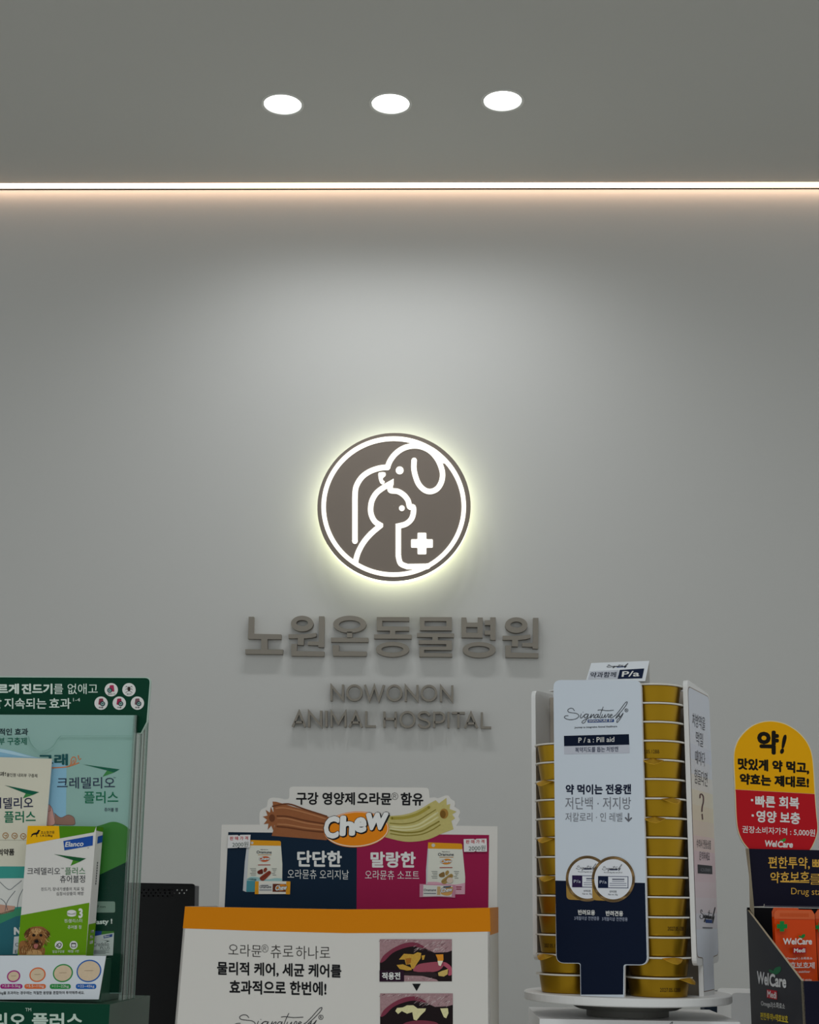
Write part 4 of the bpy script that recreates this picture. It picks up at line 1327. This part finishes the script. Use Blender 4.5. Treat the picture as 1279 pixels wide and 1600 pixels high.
# printed lids
LGD = mat('#a5865a', 0.5)
for cx, cy, dx, nav in ((432, 322, 0, '#2a1c46'), (738, 330, 1, '#0f1d3c')):
    L = 2 if dx == 0 else 6
    ff.ink(m, q3(quad_round([(cx - 250, cy), (cx, cy), (cx, cy + 250), (cx - 100, cy + 252), (cx - 245, cy + 246)], [0, 0, 0, 0, 50])), mat('#a88440', 0.5), L)
    ff.ink(m, q3(ell(cx, cy, 254, 270, 48)), mat('#7d6648', 0.5), L)
    ff.ink(m, q3(ell(cx, cy, 248, 264, 48)), LGD, L)
    ff.ink(m, q3(ell(cx, cy, 222, 236, 48)), mat('#e4e7ee', 0.5), L + 1)
    signature(ff, m, lambda a, b: q3.p(cx - 130 + (a - 137) * 0.37, cy - 175 + (b - 490) * 0.37), 0.5, SG, L + 2, False)
    ff.line(m, q3([(cx - 40, cy - 112), (cx + 52, cy - 113)]), 14 * q3.s, mat('#23304f'), L + 2, caps=False)
    ff.text(m, 'P/a cat & dog daily care pill aid', *q3.p(cx - 108, cy - 68), *q3.p(cx + 105, cy - 66), 22 * q3.s, SG, L + 2)
    ff.ink(m, q3([(cx - 178, cy - 38), (cx + 178, cy - 34), (cx + 178, cy + 106), (cx - 178, cy + 102)]), mat('#3a4266', 0.5), L + 2)
    ff.ink(m, q3([(cx - 58, cy - 30), (cx + 170, cy - 27), (cx + 170, cy + 98), (cx - 58, cy + 95)]), mat('#e4e7ee', 0.5), L + 3)
    ff.ink(m, q3([(cx - 178, cy - 38), (cx - 60, cy - 37), (cx - 60, cy + 103), (cx - 178, cy + 102)]), mat(nav, 0.5), L + 3)
    ff.text(m, 'P/a', *q3.p(cx - 158, cy + 50), *q3.p(cx - 76, cy + 50), 36 * q3.s, mat('#c3cad8'), L + 4)
    for i in range(4):
        ff.line(m, q3([(cx - 12 - (i > 1) * 30, cy + i * 24), (cx + 132 + (i > 1) * 25, cy + 1 + i * 24)]), (13 if i < 1 else 8) * q3.s, mat('#4f5468' if i < 1 else '#8a8ea0'), L + 4, caps=False)
    ff.text(m, '반려묘용' if dx == 0 else '반려견용', *q3.p(cx - 42, cy + 158), *q3.p(cx + 40, cy + 158), 26 * q3.s, SG, L + 2, 0.01)
    ff.text(m, 'Net wt. 30g', *q3.p(cx - 58, cy + 194), *q3.p(cx + 52, cy + 196), 26 * q3.s, SG, L + 2)
ff.text(m, '반려묘용', *q3.p(322, 748), *q3.p(522, 754), 62 * q3.s, PAPER, 2, 0.025)
ff.text(m, '반려견용', *q3.p(648, 760), *q3.p(852, 765), 62 * q3.s, PAPER, 2, 0.025)
ff.text(m, '3개월이상 전연령용', *q3.p(278, 810), *q3.p(570, 814), 46 * q3.s, mat('#aab2c8'), 2)
ff.text(m, '3개월이상 전연령용', *q3.p(604, 818), *q3.p(904, 824), 46 * q3.s, mat('#aab2c8'), 2)
m.build('front_panel', tower)

# a footed panel in the tower's own measures, from the front one
fu = [((p - AX).dot(ff.u), p.z) for p in pts]
um = (min(a for a, z in fu) + max(a for a, z in fu)) / 2


def side_board(F):
    return [F.p + F.u * (a - um) + Vector((0, 0, z - F.p.z)) for a, z in fu]


m = MB()
sp = side_board(fr)
m.prism(sp, fr.D * PT, PVC, PVC, PVC)
# pale printed sheet on the side panel, bordered in brown
PB = mat('#8d7b6a', 0.5)


def shrink(c):
    cz = [(((p - fr.p).dot(fr.u)), p.z) for p in c]
    return cz


inset = quad_round([(-0.0435, ZT - 0.004), (0.0435, ZT - 0.004), (0.0435, Z0 + 0.036), (0.021, Z0 + 0.0345), (0.021, Z0 + 0.004), (-0.021, Z0 + 0.004), (-0.021, Z0 + 0.0345), (-0.0435, Z0 + 0.036)], [0.008, 0.008, 0.007, 0.003, 0, 0, 0.003, 0.007])


def at_uz(F, u, z, L):
    return F.p + F.u * u + Vector((0, 0, z - F.p.z)) + F.n * (L * 0.00012)


m.poly([at_uz(fr, u, z, 1) for u, z in inset], PB)
ins2 = [(u * 0.985, z + (0.0008 if z < (ZT + Z0) / 2 else -0.0008)) for u, z in inset]
m.poly([at_uz(fr, u, z, 2) for u, z in ins2], mat('#d8dde8', 0.4))
hh = ZT - Z0
cols = ['#d2d8e6', '#d6dae2', '#dcdad6', '#ded8c6', '#ddd3bd', '#dccfc0', '#dcc8c4', '#d9c2c8', '#d9c4cb', '#dac9cf', '#dacfd5', '#d8d5dd']
za, zb_ = ZT - 0.06, ZT - 0.235
n = len(cols)
for i, c in enumerate(cols):
    t0, t1 = za + (zb_ - za) * i / n, za + (zb_ - za) * (i + 1) / n
    m.poly([at_uz(fr, u, z, 3) for u, z in ((-0.0428, t0), (0.0428, t0), (0.0428, t1), (-0.0428, t1))], mat(c, 0.4))
DK = mat('#3a3c44', 0.5)
fr.text(m, '처방약을', *q5.p(222, 612), *q5.p(366, 668), 150 * q5.s, DK, 5, -0.005)
fr.text(m, '먹일', *q5.p(264, 828), *q5.p(342, 858), 158 * q5.s, DK, 5, -0.005)
fr.text(m, '때마다', *q5.p(254, 1042), *q5.p(366, 1078), 160 * q5.s, DK, 5, -0.005)
fr.text(m, '힘들다면', *q5.p(246, 1264), *q5.p(392, 1308), 166 * q5.s, DK, 5, -0.005)
fr.line(m, q5(smooth([(308, 1430), (310, 1395), (328, 1390), (346, 1420), (346, 1480), (334, 1530), (330, 1585)], 4)), 13 * q5.s, mat('#4a2a34'), 5)
fr.line(m, q6([(252, 12), (256, 56)]), 9 * q6.s, mat('#4a2a34'), 5)
fr.text(m, '수의사 전용상품', *q6.p(204, 300), *q6.p(328, 316), 76 * q6.s, DK, 5)
fr.text(m, '문의하세요', *q6.p(228, 408), *q6.p(318, 416), 76 * q6.s, DK, 5)
fr.ink(m, q6([(213, 445), (338, 458), (340, 530), (215, 522)]), mat('#33353b', 0.5), 5)
fr.text(m, '시그니처바이', *q6.p(236, 508), *q6.p(322, 514), 34 * q6.s, mat('#9a9ca4'), 6)
signature(fr, m, lambda a, b: q6.p(232 + (a - 137) * 0.212, 790 + (b - 490) * 0.68 + (a - 137) * 0.04), 0.8, SG, 5, False)
fr.ink(m, q6([(281, 918), (338, 924), (338, 952), (281, 948)]), BLU, 5)
fr.line(m, q6([(256, 991), (341, 993)]), 11 * q6.s, mat('#6a6c74'), 5, caps=False)
m.build('side_panel', tower)
m = MB()
m.prism(side_board(frl), frl.D * PT, PVC)
m.build('side_panel', tower)
fbk2 = Face(AX + ff.D * RA + Vector((0, 0, 1.4)), AF)
m = MB()
m.prism(side_board(fbk2), -ff.D * PT, PVC)
m.build('rear_panel', tower)
m = MB()
zc = (Z0 + ZT) / 2
m.box((AX.x, AX.y, zc - 0.002), 0.006, 0.026, ZT - Z0 - 0.01, mat('#b5aca0', 0.6), (ff.u, ff.D, Vector((0, 0, 1))))  # white boards, coloured grey-brown to paint in the shade inside the tower
for F in (ff, fr, frl, fbk2):
    d = (F.p - AX)
    d.z = 0
    d.normalize()
    t_ = Vector((-d.y, d.x, 0))
    m.box(AX + d * 0.0405 + Vector((0, 0, zc - 0.002)), 0.072, 0.004, ZT - Z0 - 0.004, mat('#b5aca0', 0.6), (d, t_, Vector((0, 0, 1))))
m.build('partition', tower)
m = MB()
m.lathe(AX + Vector((0, 0, ZT - 0.0012)), [(0.0001, 0.0012), (0.074, 0.0012), (0.074, 0), (0.0001, 0)], PVC, 4)
m.build('top_plate', tower)

# ------------------------------------------------------------------ gold cans
PITCH_C = (ff.at(985, 1065).z - ff.at(985, 1556.5).z) / 16.0 * 1.0
CR = 0.0320
RC = 0.0625
GOLDM = mat('#aa8420', 0.34, metal=0.95)
GOLDF = mat('#d2a436', 0.38, metal=0.85)
RIM = mat('#dddad2', 0.4)
FOIL = mat('#cfc8b8', 0.3, metal=0.6)


def make_can():
    r = thing('food_can', (0, 0, 0), '-', 'can')
    m = MB()
    hgt = PITCH_C - 0.0004
    m.lathe((0, 0, 0), [(0.0001, 0.0006), (0.0250, 0.0006), (0.0258, 0.0), (0.0267, 0.0008), (CR - 0.0030, hgt - 0.0018), (CR - 0.0012, hgt - 0.0012), (CR - 0.0012, hgt - 0.001), (0.0001, hgt - 0.001)], GOLDM, 48)
    m.build('cup', r, True)
    m = MB()
    m.lathe((0, 0, 0), [(CR - 0.0016, hgt - 0.0016), (CR, hgt - 0.0014), (CR + 0.0002, hgt - 0.0008), (CR, hgt), (0.0001, hgt, FOIL)], RIM, 48)
    m.build('lid', r)
    m = MB()
    # pull tab: a bent leaf of foil at the rim, pointing along +x
    P = [(0, -0.0105, 0), (0.005, -0.0088, -0.0018), (0.0088, -0.0035, -0.0042), (0.0098, 0.001, -0.0050), (0.008, 0.0052, -0.0036), (0.004, 0.0088, -0.0014), (0, 0.0105, 0)]
    v = [(CR - 0.002 + a, b, hgt - 0.0008 + c) for a, b, c in P]
    ctr = (CR + 0.003, 0, hgt + 0.0001)
    vs = v + [ctr] + [(x, y, z - 0.0003) for x, y, z in v] + [(ctr[0], 0, ctr[2] - 0.0003)]
    k = len(v)
    fs = [(i, i + 1, k) for i in range(k - 1)] + [(k + 1 + i + 1, k + 1 + i, 2 * k + 1) for i in range(k - 1)] + [(i, i + 1, k + 2 + i, k + 1 + i) for i in range(k - 1)]
    m.add(vs, fs, GOLDF)
    m.build('pull_tab', r)
    return r


ORD = ['bottom', 'second from the bottom', 'third from the bottom', 'fourth from the bottom', 'fifth from the bottom', 'sixth from the bottom', 'seventh from the bottom',
       'eighth from the bottom', 'ninth from the bottom', 'tenth from the bottom', 'eleventh from the bottom', 'twelfth from the bottom', 'thirteenth from the bottom',
       'fourteenth from the bottom', 'fifteenth from the bottom', 'topmost']
can0 = make_can()
used_can = [False]


def put_can(pos, ang, label, group):
    if not used_can[0]:
        used_can[0] = True
        r = can0
    else:
        r = can0.copy()
        COL.objects.link(r)
        for ch in [c for c in can0.children if c.name.split('.')[0] in ('cup', 'lid', 'pull_tab')]:
            c = ch.copy()
            COL.objects.link(c)
            c.parent = r
    r.location = pos
    r.rotation_euler = (0, 0, ang)
    r['label'] = label
    r['group'] = group
    return r


d1 = (ff.u - ff.D).normalized() * RC          # stack beside the side panel
d2 = (-ff.u - ff.D).normalized() * RC
rnd = random.Random(5)
DATED = []
for stack, d, nn, tabs, sname in ((0, d1, 16, {0: -42, 1: -72, 8: -97, 9: -66, 11: -96}, 'taller stack'), (1, d2, 13, {1: 222, 5: 230, 7: 226, 10: 224}, 'shorter stack')):
    for i in range(nn):
        jit = Vector((rnd.uniform(-0.0005, 0.0005), rnd.uniform(-0.0005, 0.0005), 0))
        ang = math.radians(tabs[i]) if i in tabs else math.radians(rnd.uniform(60, 110))
        lab = ORD[i] if i < nn - 1 else 'topmost'
        r = put_can(AX + d + Vector((0, 0, Z0 + 0.0002 + i * PITCH_C)) + jit, ang, 'gold pet food can, %s in the tower\'s %s' % (lab, sname), 'gold cans in the revolving tower')
        if (stack == 0 and i in (0, 3, 12)) or (stack == 1 and i == 2):
            DATED.append((r, stack, i))


# stamped dates wrapped round a few cups
def stamp(r, a_mid, body, col):
    vs, fs = glyphs(body, 0.005)
    m = MB()
    wd, hg, z0 = 0.0215, 0.0036, 0.0052
    P = []
    for a, b, _ in vs:
        th = a_mid + (a - 0.5) * wd / 0.0282
        z = z0 + b * hg
        rr = 0.0267 + (CR - 0.0030 - 0.0267) * z / PITCH_C + 0.00025
        P.append((rr * math.cos(th), rr * math.sin(th), z))
    m.add(P, fs, col)
    me = m.build('date_stamp', None)
    org = Vector(me['_o'])
    me.location = (0, 0, 0)
    for v in me.data.vertices:
        v.co += org
    me.parent = r


for r, stack, i in DATED:
    view = CAM - r.location
    th = math.atan2(view.y, view.x) - r.rotation_euler.z
    off = {(0, 0): 0.42, (0, 3): 0.75, (0, 12): -0.15, (1, 2): -0.62}[(stack, i)]
    stamp(r, th + off, '2027.05.12BB', mat('#3a2610', 0.6))

# folded card on top
tf = Face(at_depth(965, 1062, 1.462), AF - 8, 33)
tent = thing('tent_card', Vector((AX.x, AX.y, ZT)), 'small folded white card with a dark blue panel on top of the can tower', 'card')
m = MB()
a4 = [tf.at(914.5, 1064), tf.at(1007.5, 1064), tf.at(1014, 1032.6), tf.at(923.4, 1036)]
zz = ZT + 0.0003
a4[0], a4[1] = down(tf, a4[0], zz), down(tf, a4[1], zz)
m.prism([a4[3], a4[2], a4[1], a4[0]], tf.D * 0.0008, mat('#e3e8ee', 0.4), PAPER)
tf.ink(m, q1([(392, 185), (680, 172), (668, 262), (372, 268)]), mat('#c6cad4', 0.5), 1)
tf.ink(m, q1([(690, 172), (935, 158), (914, 256), (668, 262)]), mat('#17233f', 0.5), 2)
tf.text(m, 'P/a', *q1.p(708, 243), *q1.p(884, 238), 56 * q1.s, PAPER, 3, 0.02, 0.15)
tf.text(m, '약과함께', *q1.p(392, 250), *q1.p(650, 246), 54 * q1.s, mat('#222a3c'), 3, 0.012, 0.15)
signature(tf, m, lambda a, b: q1.p(560 + (a - 137) * 0.34, 108 + (b - 490) * 0.21), 0.6, SG, 2, False)
tf.line(m, q1([(660, 145), (740, 141)]), 7 * q1.s, BLU, 2, caps=False)
m.build('front_leaf', tent)
m = MB()
hd = Vector((tf.D.x, tf.D.y, 0)) * 0.034
m.prism([a4[3], a4[2], Vector((a4[1].x, a4[1].y, zz)) + hd, Vector((a4[0].x, a4[0].y, zz)) + hd], tf.D * 0.0008, PAPER)
m.build('rear_leaf', tent)

# ------------------------------------------------------------------ plinth box under the tower
fpl = Face(at_depth(999, 1590, 1.385), -1.2)
zp = fpl.at(843, 1586).z
m = MB()
a, b = fpl.at(842.6, 1586), fpl.at(1155.5, 1590)
zp = Z0 - 0.022
a.z = b.z = zp
c, d = b + fpl.D * 0.155, a + fpl.D * 0.155
GW = mat('#eeeeef', 0.3)
m.prism([a, b, c, d], Vector((0, 0, CT - zp)), GW)
ks = crop(820, 1440, 1160)
signature(fpl, m, lambda x, y: ks.p(640 + (x - 137) * 0.36, 590 + (y - 490) * 0.33), 0.9, SG, 1)
pl = m.build('plinth_box')
tag(pl, 'plain white plinth box under the revolving can tower', 'box')
# ================================================================== navy supplement display at the far end
AZW = -6.35
w0 = at_depth(1253, 1560, 1.30)
fw = Face(w0, AZW)
fsd = Face(w0, 90 + AZW)
DEPW = 0.150
fwb = fw.back(DEPW)
s7, s8, s9 = crop(1140, 1120, 1279, 1059), crop(1100, 1310, 1279, 988), crop(1130, 1390, 1279, 1135)
NVW = mat('#0f0e24', 0.45)
NVS = mat('#1d1e28', 0.35)
KRAFT = mat('#b3a78f', 0.6)
sup = thing('supplement_display', drop(w0) + fw.u * 0.08 + fw.D * 0.08, 'dark navy counter display of orange pouches with a yellow and red pill-shaped sign', 'display')
m = MB()
A = fsd.at(1166, 1420)
B = fsd.at(1253, 1533)
Bb, Ab = drop(B), drop(A)
Bb.x, Bb.y, Ab.x, Ab.y = w0.x, w0.y, A.x, A.y
B.x, B.y = w0.x, w0.y
m.prism([A, B, Bb, Ab], fsd.D * 0.002, NVS, KRAFT, NVW)


def leaf(F, m, k, x, y, s, L, col='#2f9a3e'):
    F.ink(m, k(smooth([(x, y), (x - 6 * s, y - 30 * s), (x + 14 * s, y - 52 * s), (x + 46 * s, y - 56 * s), (x + 48 * s, y - 28 * s), (x + 28 * s, y - 4 * s)], 3, True)), mat(col, 0.5), L)
    F.ink(m, k(smooth([(x - 4 * s, y - 6 * s), (x - 34 * s, y - 16 * s), (x - 40 * s, y - 36 * s), (x - 14 * s, y - 30 * s)], 3, True)), mat(col, 0.5), L)


SW = mat('#dadbdc', 0.5)
fsd.text(m, 'Wel', *s8.p(455, 1252), *s8.p(556, 1272), 110 * s8.s, SW, 2, 0.035)
fsd.text(m, 'Care', *s8.p(562, 1276), *s8.p(708, 1292), 112 * s8.s, SW, 2, 0.035)
leaf(fsd, m, s8, 605, 1172, 1.15, 2, '#1f6b45')
fsd.ink(m, s8([(540, 1300), (628, 1316), (628, 1392), (540, 1374)]), mat('#b82030', 0.5), 2)
fsd.text(m, 'Medi', *s8.p(546, 1368), *s8.p(624, 1384), 58 * s8.s, SW, 3, 0.02)
fsd.text(m, 'Omega3|소화효소', *s8.p(490, 1452), *s8.p(696, 1482), 58 * s8.s, SW, 2, 0.005)
fsd.text(m, '편한투약+약효보호', *s8.p(484, 1562), *s8.p(722, 1592), 64 * s8.s, mat('#e0c62c', 0.5), 2, 0.015)
fsd.line(m, s8([(640, 1570), (722, 1586)]), 7 * s8.s, mat('#e0c62c', 0.5), 2)
m.build('side_panel', sup)
m = MB()
ex = fw.u * 0.165
Bz = B.z
m.prism([Vector((w0.x, w0.y, Bz)), Vector((w0.x, w0.y, Bz)) + ex, drop(w0) + ex, drop(w0)], -fw.n * 0.002, NVW, KRAFT)
m.build('front_panel', sup)
m = MB()
A2 = fwb.at(1178, 1417)
A1 = Vector((A.x, A.y, A.z)) + fw.n * 0
r_ = fw.u * 0.165
bb = Vector((w0.x, w0.y, 0)) + fw.D * DEPW
zt_ = fwb.at(1178, 1418).z
m.prism([Vector((bb.x, bb.y, zt_)), Vector((bb.x, bb.y, zt_)) + r_, drop(bb) + r_, drop(bb)], fw.D * 0.002, mat('#08070c', 0.6), NVW)
m.build('rear_panel', sup)
m = MB()
m.prism([A + r_, B + r_, Bb + r_, Ab + r_], fsd.D * 0.002, NVS, KRAFT)
m.build('side_panel', sup)
m = MB()
fwh = Face(fwb.p + fwb.n * 0.001, AZW, 0.0)
fwh.board(m, [(1165, 1326), (1279, 1328.3), (1430, 1332), (1430, 1423), (1279, 1418.5), (1177, 1416.5)], 0.002, NVW, KRAFT)
YG = mat('#e3b04a', 0.5)
fwh.text(m, '편한투약,', *s8.p(550, 262), *s8.p(908, 268), 106 * s8.s, YG, 2, 0.014)
fwh.text(m, '빠른', *s8.p(930, 268), *s8.p(1100, 276), 96 * s8.s, YG, 2, 0.014)
fwh.text(m, '약효보호', *s8.p(568, 388), *s8.p(904, 380), 98 * s8.s, YG, 2, 0.013)
fwh.text(m, '를', *s8.p(906, 398), *s8.p(1000, 398), 92 * s8.s, YG, 2, -0.004)
fwh.line(m, s8([(656, 374), (904, 380)]), 8 * s8.s, YG, 2, caps=False)
fwh.text(m, 'Drug stabilizer', *s8.p(748, 500), *s8.p(1196, 512), 74 * s8.s, YG, 2, -0.004)
fwh.line(m, s8([(428, 590), (512, 588), (516, 566)]), 6 * s8.s, mat('#b9b4a8', 0.5), 2, caps=False)
fwh.line(m, s8([(512, 582), (1000, 590)]), 4 * s8.s, mat('#77747c', 0.5), 2, caps=False)
m.build('header_flap', sup)
m = MB()
hA, hB = fwh.at(1165, 1326), fwh.at(1177, 1416.5)
sA, sB = fwh.at(1163.2, 1326.5, 0.012), fwh.at(1165.2, 1420, 0.012)
lo = fwh.at(1177, 1432, 0.001)
m.prism([hA, hB, lo, sB, sA], fwh.n * 0.0012, KRAFT)
m.build('cream_fold', sup)

# pill-shaped sign standing behind the header
fsg = Face(fwb.p - fwb.n * 0.006, AZW, 0)
m = MB()
pill = smooth([(240, 1600), (150, 1490), (95, 1360), (72, 1200), (58, 900), (46, 650), (42, 500), (52, 390), (90, 285), (155, 195), (250, 112), (350, 66), (450, 48), (545, 52), (660, 82), (790, 158), (890, 258), (950, 360), (982, 470),
               (1000, 640), (1016, 920), (1032, 1150), (1046, 1320), (1030, 1430), (985, 1540), (940, 1610)], 4)
fsg.board(m, s7(pill), 0.003, mat('#e8d9a8', 0.5), PAPER)


def inset2(p, d):
    c = Vector((530, 830))
    o = []
    for x, y in p:
        v = Vector((x, y)) - c
        o.append(tuple(c + v * (1 - d / v.length)))
    return o


body = inset2(pill, 10)
ye = [p for p in body if p[1] < 862 + (p[0] - 60) * 0.0585]
rd = [p for p in body if p[1] >= 862 + (p[0] - 60) * 0.0585]
yl = [(62, 863)] + ye + [(1005, 917)]
fsg.ink(m, s7(yl), mat('#efad00', 0.45), 1)
i0 = max(range(len(rd)), key=lambda i: (rd[i][0] > 530, -abs(rd[i][1] - 918)))
left = sorted([p for p in rd if p[0] < 530], key=lambda p: p[1])
right = sorted([p for p in rd if p[0] >= 530], key=lambda p: -p[1])
fsg.ink(m, s7([(63, 866)] + left + right + [(1005, 920)]), mat('#bd1420', 0.45), 1)
KB = mat('#15120a', 0.5)
fsg.text(m, '약', *s7.p(322, 446), *s7.p(582, 452), 286 * s7.s, KB, 2, 0.048)
fsg.text(m, '!', *s7.p(588, 442), *s7.p(636, 444), 232 * s7.s, KB, 2, 0.06, 0.2)
fsg.text(m, '맛있게 약 먹고,', *s7.p(92, 634), *s7.p(942, 688), 148 * s7.s, KB, 2, 0.05)
fsg.text(m, '약효는 제대로!', *s7.p(114, 806), *s7.p(940, 852), 136 * s7.s, KB, 2, 0.05)
for cx, cy in ((262, 992), (270, 1175)):
    fsg.ink(m, s7(quad_round([(cx - 13, cy - 14), (cx + 13, cy - 12), (cx + 13, cy + 14), (cx - 13, cy + 12)], 4)), PAPER, 2)
fsg.text(m, '빠른 회복', *s7.p(300, 1074), *s7.p(822, 1098), 140 * s7.s, PAPER, 2, 0.03)
fsg.text(m, '영양 보충', *s7.p(312, 1254), *s7.p(834, 1282), 142 * s7.s, PAPER, 2, 0.03)
fsg.text(m, '권장소비자가격 : 5,000원', *s7.p(144, 1384), *s7.p(1012, 1430), 88 * s7.s, PAPER, 2, 0.01)
fsg.text(m, 'Wel', *s7.p(408, 1545), *s7.p(552, 1551), 76 * s7.s, PAPER, 2, 0.04, 0.1)
fsg.text(m, 'Care', *s7.p(562, 1555), *s7.p(745, 1560), 78 * s7.s, PAPER, 2, 0.04, 0.1)
leaf(fsg, m, s7, 625, 1490, 0.75, 2)
m.build('pill_sign', sup)

# ------------------------------------------------------------------ orange pouches
ORP, ORD_ = mat('#dc4600', 0.3, spec=0.2), mat('#c9480e', 0.3)


def pouch(F, x0, x1, y0, y1, label, logo):
    """a flat stand-up pouch; x0..x1, y0..y1 measured on face F"""
    root = thing('supplement_pouch', drop(F.at((x0 + x1) / 2, y0)) + F.D * 0.004 + Vector((0, 0, 0.005)), label, 'pouch')
    a, b = F.at(x0, y0), F.at(x1, y0)
    wdt = (b - a).dot(F.u)
    Hh = a.z - (CT + 0.006)
    NX, NY = 14, 20
    m = MB()

    def surf(i, j, sgn):
        s, t = i / NX, j / NY
        r = 0.1
        ee = 0.0045 * (math.sin(math.pi * s) ** 0.5) * min(1.0, max(0.0, (t - 0.07)) * 5.0)
        ee += 0.0006 * math.sin(9 * s + 7 * t) * (1 if t > 0.1 else 0)
        return a + F.u * (wdt * s) + Vector((0, 0, -Hh * t)) + F.n * (sgn * (ee + 0.0004)) - F.D * 0.0
    for sg in (1, -1):
        vs = [surf(i, j, sg) for j in range(NY + 1) for i in range(NX + 1)]
        # rounded upper corners
        for i in range(NX + 1):
            s = i / NX
            c = max(0, 0.08 - min(s, 1 - s)) / 0.08
            vs[i] = vs[i] - Vector((0, 0, 0.004 * c * c))
        m.add(vs, [(j * (NX + 1) + i, j * (NX + 1) + i + 1, (j + 1) * (NX + 1) + i + 1, (j + 1) * (NX + 1) + i) for j in range(NY) for i in range(NX)], ORP)
    m.build('pouch_body', root, True)
    m = MB()
    hb = 0.0088
    pr = [a + F.u * wdt * s + Vector((0, 0, -0.0006 - 0.004 * (max(0, 0.08 - min(s, 1 - s)) / 0.08) ** 2)) + F.n * 0.0009 for s in [i / 20 for i in range(21)]]
    pb = [a + F.u * wdt * s + Vector((0, 0, -hb)) + F.n * 0.0009 for s in (1, 0)]
    m.prism(pr + pb, -F.n * 0.0004, mat('#d9663a', 0.4), mat('#f0a080', 0.4))
    for i in range(24):
        p = a + F.u * (wdt * (0.14 + 0.03 * i)) + Vector((0, 0, -0.0034)) + F.n * 0.001
        m.poly([p, p + F.u * 0.0005, p + F.u * 0.0005 + Vector((0, 0, -0.0034)), p + Vector((0, 0, -0.0034))], ORD_)
    m.build('seal_band', root)
    if logo:
        m = MB()
        G = Face(F.p + F.n * 0.0058, AZW)
        GN = mat('#17843c', 0.4)
        cx, cy, r, h = 695, 437, 26, 62
        G.ink(m, s9([(cx - r, cy - h), (cx + r, cy - h), (cx + r, cy - r), (cx + h, cy - r), (cx + h, cy + r), (cx + r, cy + r), (cx + r, cy + h), (cx - r, cy + h), (cx - r, cy + r), (cx - h, cy + r), (cx - h, cy - r), (cx - r, cy - r)]), GN, 1)
        G.text(m, 'Wel', *s9.p(706, 654), *s9.p(866, 654), 76 * s9.s, PAPER, 1, 0.035)
        G.text(m, 'Care', *s9.p(874, 656), *s9.p(1052, 654), 78 * s9.s, PAPER, 1, 0.035)
        leaf(G, m, s9, 928, 578, 0.85, 1, '#17843c')
        G.ink(m, s9([(820, 692), (980, 688), (982, 758), (826, 762)]), mat('#b01526', 0.4), 1)
        G.text(m, 'Medi', *s9.p(836, 750), *s9.p(970, 748), 50 * s9.s, PAPER, 2, 0.035)
        G.text(m, 'Omega3 | 소화효소', *s9.p(748, 838), *s9.p(1056, 838), 36 * s9.s, PAPER, 1, 0.015)
        G.text(m, '약효보호제', *s9.p(716, 936), *s9.p(1082, 942), 78 * s9.s, PAPER, 1, 0.015)
        G.line(m, s9([(820, 930), (1020, 926)]), 8 * s9.s, PAPER, 1, caps=False)
        G.text(m, 'Drug stabilizer', *s9.p(800, 1000), *s9.p(1030, 996), 34 * s9.s, PAPER, 1, 0.01)
        G.text(m, '20 sticks', *s9.p(920, 1086), *s9.p(1046, 1086), 26 * s9.s, PAPER, 1, 0.01)
        m.build('printed_front', root)
    elif label.startswith('orange foil pouch cut'):
        m = MB()
        G = Face(F.p + F.n * 0.0058, AZW)
        GN = mat('#17843c', 0.4)
        cx, cy, r, h = 1150, 447, 22, 56
        G.ink(m, s9([(cx - r, cy - h), (cx + r, cy - h), (cx + r, cy - r), (cx + h, cy - r), (cx + h, cy + r), (cx + r, cy + r), (cx + r, cy + h), (cx - r, cy + h), (cx - r, cy + r), (cx - h, cy + r), (cx - h, cy - r), (cx - r, cy - r)]), GN, 1)
        m.build('printed_front', root)
    return root


P1 = fw.back(0.086)
P2 = fw.back(0.103)
P3 = fw.back(0.098)
pouch(P1, 1208.3, 1271.5, 1420.6, 1600, 'orange foil pouch with a green cross, foremost in the navy display', True)
pouch(P2, 1205.0, 1249.0, 1418.0, 1600, 'orange foil pouch mostly hidden behind the foremost pouch in the navy display', False)
pouch(P3, 1272.5, 1338, 1421.0, 1600, 'orange foil pouch cut by the picture edge, beside the foremost pouch', False)

# ------------------------------------------------------------------ white device and dark strip behind
fwd_ = Face(at_depth(1160, 1575, 1.62), 0)
m = MB()
pp = quad_round([(1141.5, 1551), (1215, 1553), (1218, 1700), (1143, 1700)], [9, 9, 0, 0])
P = fwd_.loop(pp)
P = [p if p.z > 1.2 else drop(p) for p in P]
m.prism(P, fwd_.D * 0.09, mat('#f1f2f4', 0.3))
o = m.build('card_terminal')
tag(o, 'white rounded device half hidden behind the navy display, beside the plinth box', 'device')
fw2 = Face(at_depth(1136, 1575, 1.73), 0)
m = MB()
P = fw2.loop([(1100, 1550), (1146, 1550), (1147, 1620), (1100, 1620)])
P = [p if p.z > 1.29 else drop(p) for p in P]
m.prism(P, fw2.D * 0.03, mat('#24303f', 0.5))
o = m.build('binder')
tag(o, 'dark blue upright binder showing as a strip between plinth box and white device', 'binder')
